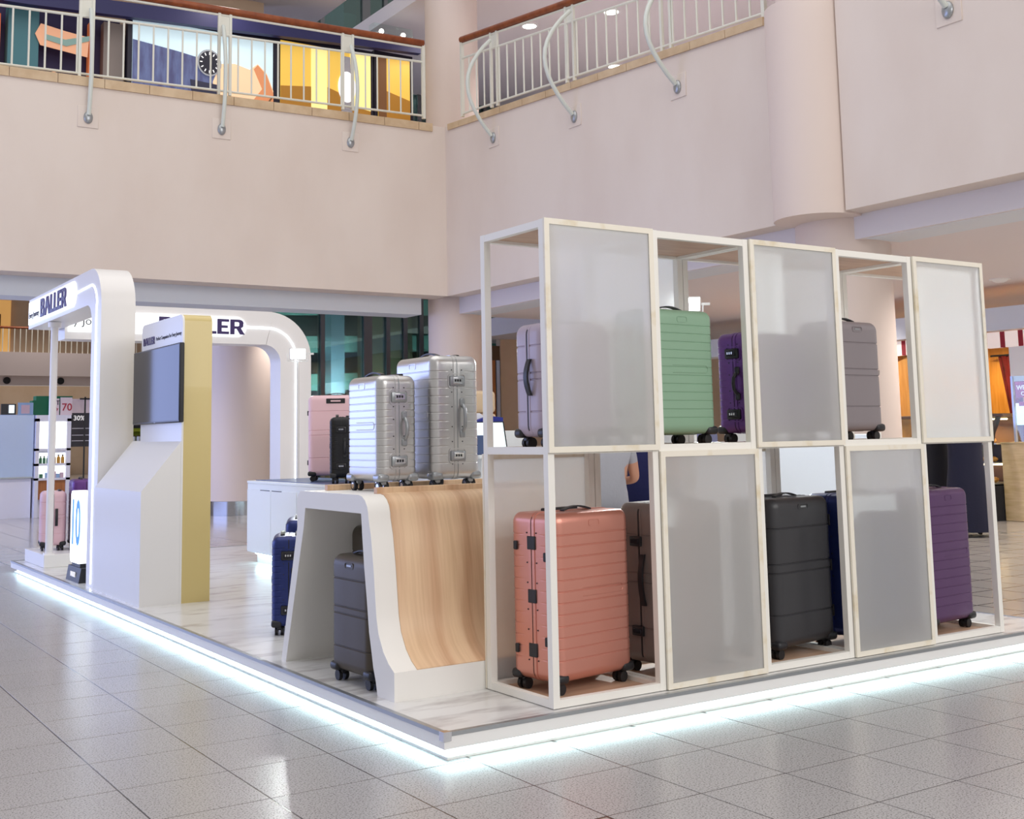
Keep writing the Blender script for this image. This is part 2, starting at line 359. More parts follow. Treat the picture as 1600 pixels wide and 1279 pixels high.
def logo_parts(h):
    """the wordmark: heavy letters, the second one a split peak; height h, starts at x=0; returns mesh list and width"""
    u = h; x = 0; out = []
    def letter(polys):
        mb = MB()
        for p in polys: mb.prism([(x+a*u, b*u) for a, b in p], 'z', -0.004, 0.006)
        out.append(mb)
    # B as outline pieces
    letter([[(0, 0), (.2, 0), (.2, 1), (0, 1)],
            [(.2, .0), (.42, .0), (.56, .05), (.62, .16), (.62, .36), (.54, .5), (.44, .5), (.44, .2), (.4, .17), (.2, .17)],
            [(.2, .42), (.5, .42), (.56, .6), (.59, .68), (.59, .84), (.53, .95), (.42, 1), (.2, 1), (.2, .83), (.38, .83), (.41, .8), (.41, .61), (.38, .58), (.2, .58)]]); x += .66*u
    letter([[(0, 0), (.2, 0), (.3, .34), (.42, .46), (.54, .34), (.64, 0), (.84, 0), (.55, 1), (.5, 1), (.5, .62), (.42, .9), (.34, .62), (.34, 1), (.29, 1)]]); x += .88*u
    for _ in range(2):
        letter([[(0, 0), (.5, 0), (.5, .18), (.2, .18), (.2, 1), (0, 1)]]); x += .54*u
    letter([[(0, 0), (.54, 0), (.54, .18), (.2, .18), (.2, .41), (.48, .41), (.48, .58), (.2, .58), (.2, .82), (.54, .82), (.54, 1), (0, 1)]]); x += .6*u
    letter([[(0, 0), (.2, 0), (.2, 1), (0, 1)],
            [(.2, .38), (.3, .38), (.46, 0), (.68, 0), (.5, .42), (.6, .52), (.62, .8), (.56, .94), (.44, 1), (.2, 1), (.2, .83), (.38, .83), (.42, .78), (.42, .6), (.38, .55), (.2, .55)]]); x += .66*u
    return out, x
def put_logo(parent, h, rot, loc, m='logo_purple', sx=1.0, name='letter'):
    parts, w = logo_parts(h)
    for p in parts: obj(name, placed(p, rot, loc, (sx, 1, 1)), m, parent, smooth=0)
    return w*sx

# ================================================================== THE BUILDING
FZ = -0.11
mb = MB().box(-14, 26, -9, 62, FZ-0.2, FZ-0.0009)
fo = structure('floor', mb, 'floor_far', 0)
# floor tiles near the platform, each one a piece of its own
ts = mesh_of('tile', MB().bev(0.003, 0.417, 0.003, 0.421, -0.02, 0, 0.0007, 1), 'granite', (0, 0, 0), 0)
for i in range(-8, 15):
    for j in range(-6, 22):
        x = 0.115+0.42*i; y = -0.019+0.424*j
        inside = x > -0.06 and y > -0.06 and x < 4.0 and y < 8.3
        left = x < 0 and -2.3 < x and j >= -5 and y > -1.2 - x*0 and (y < 9)
        right = x >= -0.01 and y < 0 and y > -2.2 and x < 5.2
        if inside or not (left or right): continue
        o = bpy.data.objects.new('tile', ts); C.objects.link(o); o.location = (x, y, FZ); o.parent = fo

# --- far-left walkway wall (faces the camera) and the balcony wall on the right
WY, WX, SOF = 11.95, 7.15, 3.4
def ztopL(x): return 6.09 + 0.012*x
def ztopR(y): return 6.18 - (WY-y)*0.06
mb = MB(); n = 10
def slab_left():
    m = MB(); x0, x1 = -9.0, WX
    pts = [(x0, SOF), (x1, SOF), (x1, ztopL(x1)), (x0, ztopL(x0))]
    m.prism(pts, 'y', WY, WY+0.3); return m
wb = structure('wall_back', slab_left(), 'plaster', 0)
m = MB(); m.prism([(4.86, SOF), (WY, SOF), (WY, ztopR(WY)), (4.86, ztopR(4.86))], 'x', WX, WX+0.3)
m.prism([(-7.0, SOF), (3.9, SOF), (3.9, ztopR(3.9)), (-7.0, ztopR(-7))], 'x', WX, WX+0.3)
m.box(WX+0.12, WX+0.3, 3.9, 4.86, SOF, 5.72)
wr = structure('wall_right', m, 'plaster', 0)
# beams under the walls
structure('trim_1', MB().box(-9, WX-0.25, WY+0.42, WY+0.95, 3.13, SOF+0.02), 'beam_paint', 0)
structure('trim_2', MB().box(WX+0.36, WX+0.9, -7, 3.95, 3.14, SOF+0.02).box(WX+0.36, WX+0.9, 4.95, WY+0.2, 3.14, SOF+0.02), 'beam_paint', 0)
# slabs: upper walkway floor over each wall
structure('ceiling', MB().box(WX+0.3, 17, -7, 12.35, 3.142, 3.5).box(10.25, 17, 12.35, 17, 3.142, 3.5), 'ceiling_paint', 0)
structure('trim_3', MB().box(-9, WX+0.3, WY+0.3, 15.9, 3.62, 3.9).box(-9, WX+0.3, WY+0.3, WY+0.5, SOF, 3.7), 'plaster', 0)
structure('trim_4', MB().box(-9, 20, WY+0.3, 16.4, 5.8, 5.98).box(WX+0.3, 20, -7, WY+0.3, 5.45, 5.6), 'ceiling_paint', 0)
structure('trim_5', MB().box(WX+0.1, 24, -7, 24, 8.72, 9.0).prism([(-9, 8.72), (6.2, 8.72), (6.2, 9.0), (-9, 9.0)], 'y', 13.2, 16.2), 'ceiling_paint', 0)
# stone ledge tiles on the walls
x = -0.8
while x < 6.9:
    w = 0.62 if x+0.62 < 6.9 else 6.9-x
    obj('ledge_tile', MB().prism([(x+.004, ztopL(x)-0.1), (x+w-.004, ztopL(x+w)-0.1), (x+w-.004, ztopL(x+w)+0.03), (x+.004, ztopL(x)+0.03)], 'y', WY-0.025, WY+0.36), 'ledge_stone', wb, 0); x += w
y = 4.9
while y < 11.85:
    w = 0.6 if y+0.6 < 11.85 else 11.85-y
    obj('ledge_tile', MB().prism([(y+.004, ztopR(y)-0.07), (y+w-.004, ztopR(y+w)-0.07), (y+w-.004, ztopR(y+w)+0.03), (y+.004, ztopR(y)+0.03)], 'x', WX-0.025, WX+0.36), 'ledge_stone', wr, 0); y += w
# columns
def column(label, c, r, z0, z1, base=False):
    t = thing('column', label, 'column', (c[0], c[1], z0))
    obj('shaft', MB().lathe([(r, 0), (r, z1-z0)], (c[0], c[1], z0), 40), 'column_paint', t)
    if base: obj('base_band', MB().lathe([(r+.012, 0), (r+.012, 0.24), (r, 0.245)], (c[0], c[1], z0), 40), 'steel_band', t)
    return t
column('round painted column at the inner corner of the two balconies', (7.62, 12.5), 0.45, FZ, 9.0)
column('round column under the right balcony behind the rack', (7.74, 4.46), 0.50, FZ, 3.4)
column('wide round column with a steel base band behind the yellow kiosk edge', (5.10, 15.7), 0.55, FZ, 3.62, True)
column('engaged round column standing proud of the right balcony wall', (7.26, 4.37), 0.46, SOF-0.02, 5.72)
column('slimmer upper column rising above the right balcony wall', (7.36, 4.37), 0.40, 5.72, 8.72)

# --- railings
def rail_lin(name, label, p0, p1, zb, zt, zw, nb, posts, out):
    """p0,p1 plan ends; zb/zt/zw functions of t giving bottom rail, mid rail and wood heights"""
    t_ = thing(name, label, 'railing', (p0[0], p0[1], zb(0)), group='balcony railings')
    P = lambda t, z, d=0: (p0[0]+(p1[0]-p0[0])*t+out[0]*d, p0[1]+(p1[1]-p0[1])*t+out[1]*d, z)
    obj('handrail', MB().tube([P(0, zw(0)), P(.33, zw(.33)), P(.66, zw(.66)), P(1, zw(1))], 0.055, 14), 'rail_wood', t_)
    for nm, fz, r in (('top_rail', lambda t: zw(t)-0.075, .018), ('mid_rail', zt, .02), ('bottom_rail', zb, .018)):
        obj(nm, MB().tube([P(0, fz(0)), P(.5, fz(.5)), P(1, fz(1))], r, 8), 'rail_white', t_)
    for i in range(nb+1):
        t = i/nb
        obj('baluster', MB().tube([P(t, zb(t)), P(t, zt(t))], 0.014, 6), 'rail_white', t_)
    ax = 0 if abs(p1[0]-p0[0]) > abs(p1[1]-p0[1]) else 1
    L = abs(p1[ax]-p0[ax])
    for t in posts:
        for s in (-1, 1):
            q = t+s*0.085/L
            a = P(q, zb(q)-0.06); b = P(q, zw(q)-0.04)
            obj('post', MB().box(a[0]-.02, a[0]+.02, a[1]-.02, a[1]+.02, a[2], b[2]), 'rail_white', t_)
        c = P(t, zt(t))
        e = (.07, .006) if ax == 0 else (.006, .07)
        obj('post_plate', MB().box(c[0]-e[0], c[0]+e[0], c[1]-e[1], c[1]+e[1], zt(t)+.01, zw(t)-.09), 'rail_white', t_)
    for t in (0, 1):
        a = P(t, zb(t)-.05)
        obj('end_post', MB().box(a[0]-.025, a[0]+.025, a[1]-.025, a[1]+.025, a[2], zw(t)-.03), 'rail_white', t_)
    return t_
lx = lambda t: -1.2+(6.78+1.2)*t
zwL = lambda t: 7.55 + (lx(t)-6.77)*0.023
zbL = lambda t: 6.335 + (lx(t)-6.755)*0.026
ztL = lambda t: 7.234 + (lx(t)-6.77)*0.041
postsL = [((x+1.2)/7.98) for x in (1.44, 3.42, 5.42)]
rail_lin('railing', 'white railing with wood handrail on the left walkway, before the watch adverts', (-1.2, WY+0.06), (6.78, WY+0.06), zbL, ztL, zwL, 38, postsL, (0, -1))
ry = lambda t: 11.5+(4.95-11.5)*t
zwR = lambda t: 7.53 - (11.5-ry(t))*0.115
zbR = lambda t: 6.305 - (11.5-ry(t))*0.068
ztR = lambda t: 7.22 - (11.5-ry(t))*0.108
postsR = [((11.5-y)/6.55) for y in (10.55, 8.6, 6.6)]
rail_lin('railing', 'white railing with wood handrail on the right balcony, before a row of downlights', (WX+0.06, 11.5), (WX+0.06, 4.95), zbR, ztR, zwR, 30, postsR, (-1, 0))
# curved pipe brackets that drop from the rails to plates on the wall
def bracket(label, axis, s, zt_, zplate, bulge):
    if axis == 'x': P = lambda d, z, k=0: (s+k, WY-d, z)
    else: P = lambda d, z, k=0: (WX-d, s+k, z)
    t = thing('pipe_bracket', label, 'bracket', P(0, zplate), group='curved pipe brackets on the balcony walls')
    path = []
    for i in range(13):
        u = i/12; z = zt_+(zplate-zt_)*u
        path.append(P(0.045+bulge*math.sin(PI*min(1, u*1.0))**0.9, z))
    obj('pipe', MB().tube(path, 0.03, 10), 'pipe_white', t)
    p = P(0, zplate)
    e = 0.14
    if axis == 'x':
        obj('wall_plate', MB().bev(p[0]-e, p[0]+e, WY-0.012, WY+.01, zplate-.17, zplate+.13, .004, 1), 'plaster', t)
        obj('flange', MB().sphere((p[0], WY-0.02, zplate-.03), 0.07, 14, 8, (0.9, 0.5, 1.25)), 'alu_trim', t)
    else:
        obj('wall_plate', MB().bev(WX-0.012, WX+.01, p[1]-e, p[1]+e, zplate-.17, zplate+.13, .004, 1), 'plaster', t)
        obj('flange', MB().sphere((WX-0.02, p[1], zplate-.03), 0.07, 14, 8, (0.5, 0.9, 1.25)), 'alu_trim', t)
bracket('leftmost pipe bracket on the left walkway wall, below the shop window', 'x', 1.47, 7.1, 5.60, 0.10)
bracket('pipe bracket below the watch dial advert on the left walkway wall', 'x', 3.36, 7.2, 5.68, 0.12)
bracket('pipe bracket below the yellow watch advert on the left walkway wall', 'x', 5.43, 7.25, 5.74, 0.22)
bracket('pipe bracket on the right balcony wall nearest to the inner corner', 'y', 10.5, 7.2, 5.70, 0.42)
bracket('second pipe bracket on the right balcony wall from the inner corner', 'y', 8.45, 7.0, 5.53, 0.45)
bracket('third pipe bracket on the right balcony wall, left of the engaged column', 'y', 6.35, 6.75, 5.39, 0.45)
bracket('pipe bracket on the right balcony wall beyond the engaged column', 'y', 2.55, 6.4, 5.13, 0.42)

# --- upper floor: watch shop front with lit adverts
SY = 14.0
t = thing('shop_fascia', 'dark navy blank fascia board above the watch adverts', 'sign board', (3.4, SY, 7.9))
obj('board', MB().prism([(-1.0, 7.66), (1.0, 7.70), (7.75, 8.06), (7.75, 8.30), (-1.0, 7.82)], 'y', SY-.22, SY-.09), 'navy_fascia', t, 0)
def lightbox(label, x0, x1, z0, z1, m):
    t = thing('advert_lightbox', label, 'lightbox', ((x0+x1)/2, SY, z0), group='lit adverts of the watch shop')
    obj('frame', MB().box(x0-.07, x1+.07, SY, SY+.15, z0-.4, z1+.09), 'dark_frame', t, 0)
    obj('print', MB().box(x0, x1, SY-.02, SY+.01, z0, z1), m, t, 0)
    return t
def flat(t, nm, pts, m, d=0.03): return obj(nm, MB().prism(pts, 'y', SY-d, SY-d+.012), m, t, 0)
def circ(cx, cz, rx, rz, n=24): return [(cx+rx*math.cos(2*PI*i/n), cz+rz*math.sin(2*PI*i/n)) for i in range(n)]
t = lightbox('wide lit advert of a dark watch dial on a wrist', 2.62, 4.98, 6.35, 7.86, 'print_sky')
flat(t, 'print_city', [(2.62, 6.35), (3.75, 6.35), (3.75, 7.36), (3.35, 7.42), (2.62, 7.5)], 'print_city', .03)
flat(t, 'print_sleeve', [(3.35, 6.35), (4.1, 6.35), (4.3, 7.0), (3.9, 7.3), (3.35, 7.25)], 'print_city', .036)
flat(t, 'print_hand', [(3.95, 6.35), (4.98, 6.35), (4.98, 7.0), (4.86, 7.28), (4.7, 7.42), (4.56, 7.3), (4.3, 7.36), (4.05, 7.32), (3.93, 7.0)], 'print_cream', .042)
flat(t, 'print_fingers', [(4.5, 6.35), (4.98, 6.35), (4.98, 6.95), (4.86, 7.25), (4.7, 7.40), (4.63, 7.32), (4.78, 7.0), (4.6, 6.75)], 'print_flesh', .048)
flat(t, 'print_finger_gap', [(4.72, 6.5), (4.96, 6.86), (4.96, 6.9), (4.7, 6.56)], 'print_brown_dark', .052)
flat(t, 'watch_strap', [(3.62, 6.4), (3.9, 6.4), (4.05, 6.95), (3.55, 6.98)], 'watch_strap', .054)
flat(t, 'watch_case', circ(3.86, 7.30, .205, .225), 'watch_silver', .060)
flat(t, 'watch_dial', circ(3.86, 7.30, .175, .195), 'watch_dial', .066)
for i in range(12):
    a = 2*PI*i/12
    c, s_ = math.cos(a), math.sin(a)
    flat(t, 'hour_mark', [(3.86+c*.12-s_*.008, 7.30+s_*.13+c*.008), (3.86+c*.12+s_*.008, 7.30+s_*.13-c*.008), (3.86+c*.16+s_*.008, 7.30+s_*.178-c*.008), (3.86+c*.16-s_*.008, 7.30+s_*.178+c*.008)], 'watch_white', .07)
t = lightbox('lit yellow advert with a white faced watch', 5.12, 6.82, 6.6, 7.92, 'print_yellow')
flat(t, 'print_light', [(5.68, 6.6), (5.98, 6.6), (5.98, 7.88), (5.68, 7.88)], 'print_pale')
flat(t, 'print_floor', [(5.12, 6.6), (6.82, 6.6), (6.82, 6.98), (5.98, 7.22), (5.12, 7.12)], 'print_brown', .027)
flat(t, 'print_light', [(6.42, 6.95), (6.82, 6.9), (6.82, 7.92), (6.42, 7.92)], 'print_pale', .034)
flat(t, 'watch_strap', [(6.24, 6.7), (6.46, 6.7), (6.42, 7.82), (6.28, 7.82)], 'watch_silver', .04)
flat(t, 'watch_dial', circ(6.35, 7.27, .17, .28), 'watch_white', .048)
flat(t, 'strap_end', [(6.24, 6.62), (6.48, 6.62), (6.46, 6.8), (6.25, 6.8)], 'watch_strap', .05)
t = lightbox('narrow lit advert with brown and yellow bands by the corner column', 6.98, 7.62, 6.6, 7.96, 'print_yellow')
flat(t, 'print_band', [(6.98, 6.6), (7.14, 6.6), (7.14, 7.96), (6.98, 7.96)], 'print_brown_dark')
flat(t, 'print_floor', [(7.14, 6.6), (7.62, 6.6), (7.62, 7.2), (7.14, 7.32)], 'print_brown')
# open shop window to the left of the adverts
t = thing('shop_window_display', 'dim shop window with violet backdrop and pale figures at upper left', 'shop display', (1.3, SY, 6.1))
obj('backdrop', MB().box(-0.6, 2.5, SY+.3, SY+.4, 6.0, 7.85), 'shop_violet', t, 0)
obj('pillar', MB().box(0.78, 1.22, SY+.05, SY+.3, 6.0, 7.75), 'shop_teal', t, 0)
obj('panel', MB().box(-0.5, 0.68, SY+.1, SY+.3, 6.0, 7.6), 'shop_orange', t, 0)
obj('panel', MB().box(2.2, 2.52, SY+.1, SY+.3, 6.0, 7.75), 'shop_grey', t, 0)
obj('panel', MB().box(1.98, 2.06, SY+.1, SY+.25, 6.2, 7.7), 'shop_orange', t, 0)
flat(t, 'awning_print', [(1.24, 7.18), (1.94, 7.1), (1.96, 7.42), (1.6, 7.46), (1.24, 7.52), (1.16, 7.35)], 'shop_flesh', -.02)
flat(t, 'awning_stripe', [(1.3, 7.28), (1.62, 7.22), (1.96, 7.36), (1.96, 7.44), (1.6, 7.32), (1.3, 7.36)], 'pale_band', -.005)
for k, (cx, cz, w_, h_) in enumerate(((1.32, 6.55, .1, .2), (1.46, 6.62, .12, .28), (1.8, 6.55, .1, .26))):
    obj('figurine', MB().lathe([(w_, 0), (w_*1.1, h_*.4), (w_*.5, h_*.7), (w_*.7, h_*.9), (w_*.3, h_*1.1)], (cx, SY+.1, cz-h_*.5+.02), 10), 'shop_flesh', t)
obj('counter', MB().box(-0.5, 2.5, SY-.02, SY+.28, 6.0, 6.47), 'dark_frame', t, 0)
# beige wall piece above the fascia
structure('wall_upper', MB().box(-6, 5.02, SY+.5, SY+.65, 5.98, 8.74), 'beige_wall', 0)
t = thing('glass_lamp_box', 'small clear lamp box with two spots above the navy fascia', 'lamp', (7.2, SY, 8.3))
obj('glass_box', MB().box(6.78, 7.56, SY-.25, SY-.06, 8.302, 8.46), 'case_glass', t, 0)
for x_ in (6.98, 7.42): obj('bulb', MB().sphere((x_, SY-.15, 8.36), .045), 'downlight', t)
# upper floor downlights
for lab, x_, y_ in (('round recessed downlight nearest to the inner corner, upper right ceiling', 9.68, 13.1), ('round recessed downlight at the top of the picture, upper right ceiling', 10.55, 11.76), ('round recessed downlight just above the right balcony ledge', 12.58, 14.19)):
    t = thing('downlight', lab, 'downlight', (x_, y_, 8.70), group='ceiling downlights of the upper floor')
    obj('lens', MB().lathe([(.13, 0), (.13, .012)], (x_, y_, 8.705), 20), 'downlight', t)
    obj('rim', MB().band(circ(x_, y_, .16, .16), circ(x_, y_, .13, .13), 'z', 8.70, 8.72, True), 'white_paint', t)
structure('wall_upper_right', MB().box(15.5, 15.7, -7, 20, 5.6, 8.72), 'beige_wall', 0)

# --- glass facade behind the corner
GY = 18.0
gw = structure('window_1', MB().box(6.5, 16.5, GY+2.5, GY+2.7, FZ, 12).box(6.3, 6.5, GY, GY+2.7, FZ, 12), 'teal_dark', 0)
mx = [6.62, 7.72, 8.76, 9.24, 9.66, 10.06, 10.8, 11.8, 12.8, 13.8]
for i, x_ in enumerate(mx): obj('mullion', MB().box(x_-.045-(.05 if i == 2 else 0), x_+.045+(.05 if i == 2 else 0), GY-.05, GY+.12, FZ if i != 2 else 2.0, 12), 'mullion', gw, 0)
for z_ in (1.55, 6.0): obj('transom', MB().box(6.5, 14, GY-.03, GY+.1, z_-.03, z_+.03), 'mullion', gw, 0)
for i in range(len(mx)-1): obj('pane', MB().box(mx[i]+.045, mx[i+1]-.045, GY, GY+.02, FZ, 12), 'facade_glass', gw, 0)
for k in range(13):
    z_ = 0.5+k*0.82
    obj('pale_band', MB().prism([(6.6, z_), (13.9, z_+.28), (13.9, z_+.64), (6.6, z_+.36)], 'y', GY+1.2, GY+1.26), 'pale_band', gw, 0)  # slats made up behind the glass to give it pale bands
obj('inner_column', MB().box(8.3, 8.62, GY+.8, GY+1.1, FZ, 12), 'panel_blue', gw, 0)
obj('brown_reflection', MB().box(9.1, 10.4, GY+1.0, GY+1.15, FZ, 12), 'brown_dark', gw, 0)  # brown panel put in for the brown reflections in these panes
structure('wall_side', MB().box(10.80, 17, 16.0, 16.15, FZ, 3.14), 'beige_wall', 0)
dr = structure('door_1', MB().box(10.30, 10.80, 16.02, 16.10, FZ, 3.0), 'case_brown', 0)
obj('door_leaf', MB().box(10.46, 10.66, 15.98, 16.02, FZ, 2.7), 'wood_orange', dr, 0)
obj('door_glass', MB().box(10.69, 10.77, 15.98, 16.02, FZ, 2.7), 'panel_blue', dr, 0)
# --- far side of the hall seen under the walkway
BY = 45.0
structure('wall_far', MB().box(-6, 26, BY, BY+.4, 3.88, 4.82), 'plaster_far', 0)
structure('trim_6', MB().box(-6, 26, BY+.5, BY+.8, 3.53, 3.9), 'plaster_far', 0)
structure('wall_far_lower', MB().box(-6, 26, BY+2.5, BY+2.8, FZ, 3.6), 'beige_wall', 0)
structure('wall_far_upper', MB().box(-6, 26, BY+3, BY+3.3, 4.82, 10), 'beige_wall', 0)
structure('ceiling_far', MB().box(-6, 26, 26, BY+3.2, 9.2, 9.5), 'ceiling_paint', 0)
t = thing('far_railing', 'thin railing with dark handrail on the far balcony', 'railing', (8, BY, 4.82))
obj('handrail', MB().tube([(2, BY+.15, 5.78), (16, BY+.15, 5.84)], .05, 8), 'rail_wood', t)
for k in range(34): obj('baluster', MB().box(4.6+k*.22, 4.63+k*.22, BY+.12, BY+.16, 4.82, 5.76), 'rail_white', t, 0)
for lab, x_ in (('round black speaker grille at the far left, below the far balcony', 6.64), ('round black speaker grille right of the white corner post, below the far balcony', 8.70)):
    t = thing('speaker_grille', lab, 'speaker', (x_, BY+.5, 3.7), group='speaker grilles under the far balcony')
    obj('cone', placed(MB().lathe([(.14, 0), (.14, .04)], (0, 0, 0), 24), FACE_NY, (x_, BY+.5, 3.71)), 'black_plastic', t)
    obj('cross_bar', MB().box(x_-.1, x_+.1, BY+.44, BY+.46, 3.70, 3.72), 'poster_grey', t, 0)
    obj('cross_bar', MB().box(x_-.01, x_+.01, BY+.44, BY+.46, 3.61, 3.81), 'poster_grey', t, 0)
t = thing('warm_doorway', 'warm lit doorway on the far balcony at the left edge', 'doorway', (6.6, BY+2.9, 4.82))
obj('frame', MB().box(6.1, 7.15, BY+2.85, BY+2.98, 4.82, 7.2), 'warm_glow', t, 0)
obj('opening', MB().box(6.1, 6.75, BY+2.8, BY+2.86, 4.82, 6.6), 'case_brown', t, 0)

# ================================================================== THE DISPLAY PLATFORM
PX, PY = 4.25, 8.52
t = thing('display_platform', 'low white display platform with glowing light strip under its edge', 'platform', (2, 4, FZ))
obj('deck', MB().box(0.012, PX-.012, 0.012, PY-.012, -0.05, 0), 'marble', t, 0)
fa = [('fascia', (0, PX, 0, .012)), ('fascia', (0, .012, .012, PY)), ('fascia', (PX-.012, PX, .012, PY)), ('fascia', (.012, PX-.012, PY-.012, PY))]
for nm, (a, b, c, d) in fa: obj(nm, MB().box(a, b, c, d, -0.062, -0.012), 'white_gloss', t, 0)
for nm, (a, b, c, d) in (('edge_trim', (-.003, PX+.003, -.003, .022)), ('edge_trim', (-.003, .022, .022, PY+.003)), ('edge_trim', (PX-.022, PX+.003, .022, PY+.003)), ('edge_trim', (.022, PX-.022, PY-.022, PY+.003))):
    obj(nm, MB().box(a, b, c, d, -.013, .003), 'alu_trim', t, 0)
obj('corner_cap', MB().prism([(-.006, -.006), (.03, -.006), (.024, .024), (-.006, .03)], 'z', -.03, .006), 'chrome', t, 0)
obj('plinth', MB().box(.075, PX-.075, .075, PY-.075, FZ, -.05), 'white_matte', t, 0)
for (a, b, c, d) in ((.05, PX-.05, .05, .062), (.05, .062, .062, PY-.05), (PX-.062, PX-.05, .062, PY-.05), (.062, PX-.062, PY-.062, PY-.05)):
    obj('light_strip', MB().box(a, b, c, d, -.092, -.066), 'led_cool', t, 0)
obj('base_board', MB().box(0.03, PX-.03, 0.03, .072, FZ, -.1), 'white_matte', t, 0)
obj('base_board', MB().box(0.03, .072, 0.072, PY-.03, FZ, -.1), 'white_matte', t, 0)

# ---- suitcases
def rrect(w, d, r, n=5):
    pts = []
    for cx, cy, a in ((w/2-r, d/2-r, 0), (-w/2+r, d/2-r, 90), (-w/2+r, -d/2+r, 180), (w/2-r, -d/2+r, 270)):
        for i in range(n+1):
            q = rad(a+90*i/n); pts.append((cx+r*math.cos(q), cy+r*math.sin(q), math.cos(q), math.sin(q)))
    # extra points along the two side faces so that grooves can stop before the frame
    out = []
    for i, p in enumerate(pts):
        out.append(p); q = pts[(i+1) % len(pts)]
        L = math.hypot(q[0]-p[0], q[1]-p[1])
        if L > r*0.9:
            for k in ((0.18, .26, .74, .82) if abs(p[0]-q[0]) < 1e-6 else (0.33, .66)):
                out.append((p[0]+(q[0]-p[0])*k, p[1]+(q[1]-p[1])*k, p[2], p[3]))
    return out
def shell_mesh(w, d, h, grooves, gd, R=0.045, rc=0.05, gw=0.0035, stop=0.25):
    """body of a hard case: stacked rounded rectangles, grooves pressed in, edges rounded"""
    lv = []
    for i in range(7):
        a = rad(90*i/6)            # 0 at the flat bottom, 90 at the wall
        lv.append((R*(1-math.cos(a)), R*(1-math.sin(a)), 0))
    for g in grooves:
        z = g*h
        lv += [(z-gw*1.6, 0, 0), (z-gw*.5, 0, gd), (z+gw*.5, 0, gd), (z+gw*1.6, 0, 0)]
    for i in range(7):
        a = rad(90*(6-i)/6); lv.append((h-R*(1-math.cos(a)), R*(1-math.sin(a)), 0))
    base = rrect(w, d, rc); n = len(base); v = []; f = []
    for (z, ins, g) in lv:
        for (x, y, nx, ny) in base:
            k = 1.0
            if abs(abs(x)-w/2) < 1e-4 and abs(y) < d*stop: k = 0.0
            e = ins*0.85+g*k
            v.append((x-nx*e, y-ny*e, z))
    for i in range(len(lv)-1):
        for j in range(n): f.append((i*n+j, i*n+(j+1) % n, (i+1)*n+(j+1) % n, (i+1)*n+j))
    f += [tuple(range(n))[::-1], tuple(range((len(lv)-1)*n, len(lv)*n))]
    return MB().add(v, f)
def ring_xz(w, h, r, off, n=6):
    w2 = w/2+off; r2 = r+off; pts = []
    for cx, cz, a in ((w2-r2, h+off-r2, 0), (-w2+r2, h+off-r2, 90), (-w2+r2, -off+r2, 180), (w2-r2, -off+r2, 270)):
        pts += arc(cx, cz, r2, a, a+90, n)
    return pts
def shift(mb, dx=0, dy=0, dz=0):
    mb.v = [(p[0]+dx, p[1]+dy, p[2]+dz) for p in mb.v]; return mb
def crisp(o, wz, hb):
    """keep the pressed grooves crisp: every level line between the rounded ends is a sharp edge"""
    me = o.data
    for e in me.edges:
        a, b = (me.vertices[i].co.z for i in e.vertices)
        if abs(a-b) < 1e-5 and wz+.052 < a < wz+hb-.052: e.use_edge_sharp = True
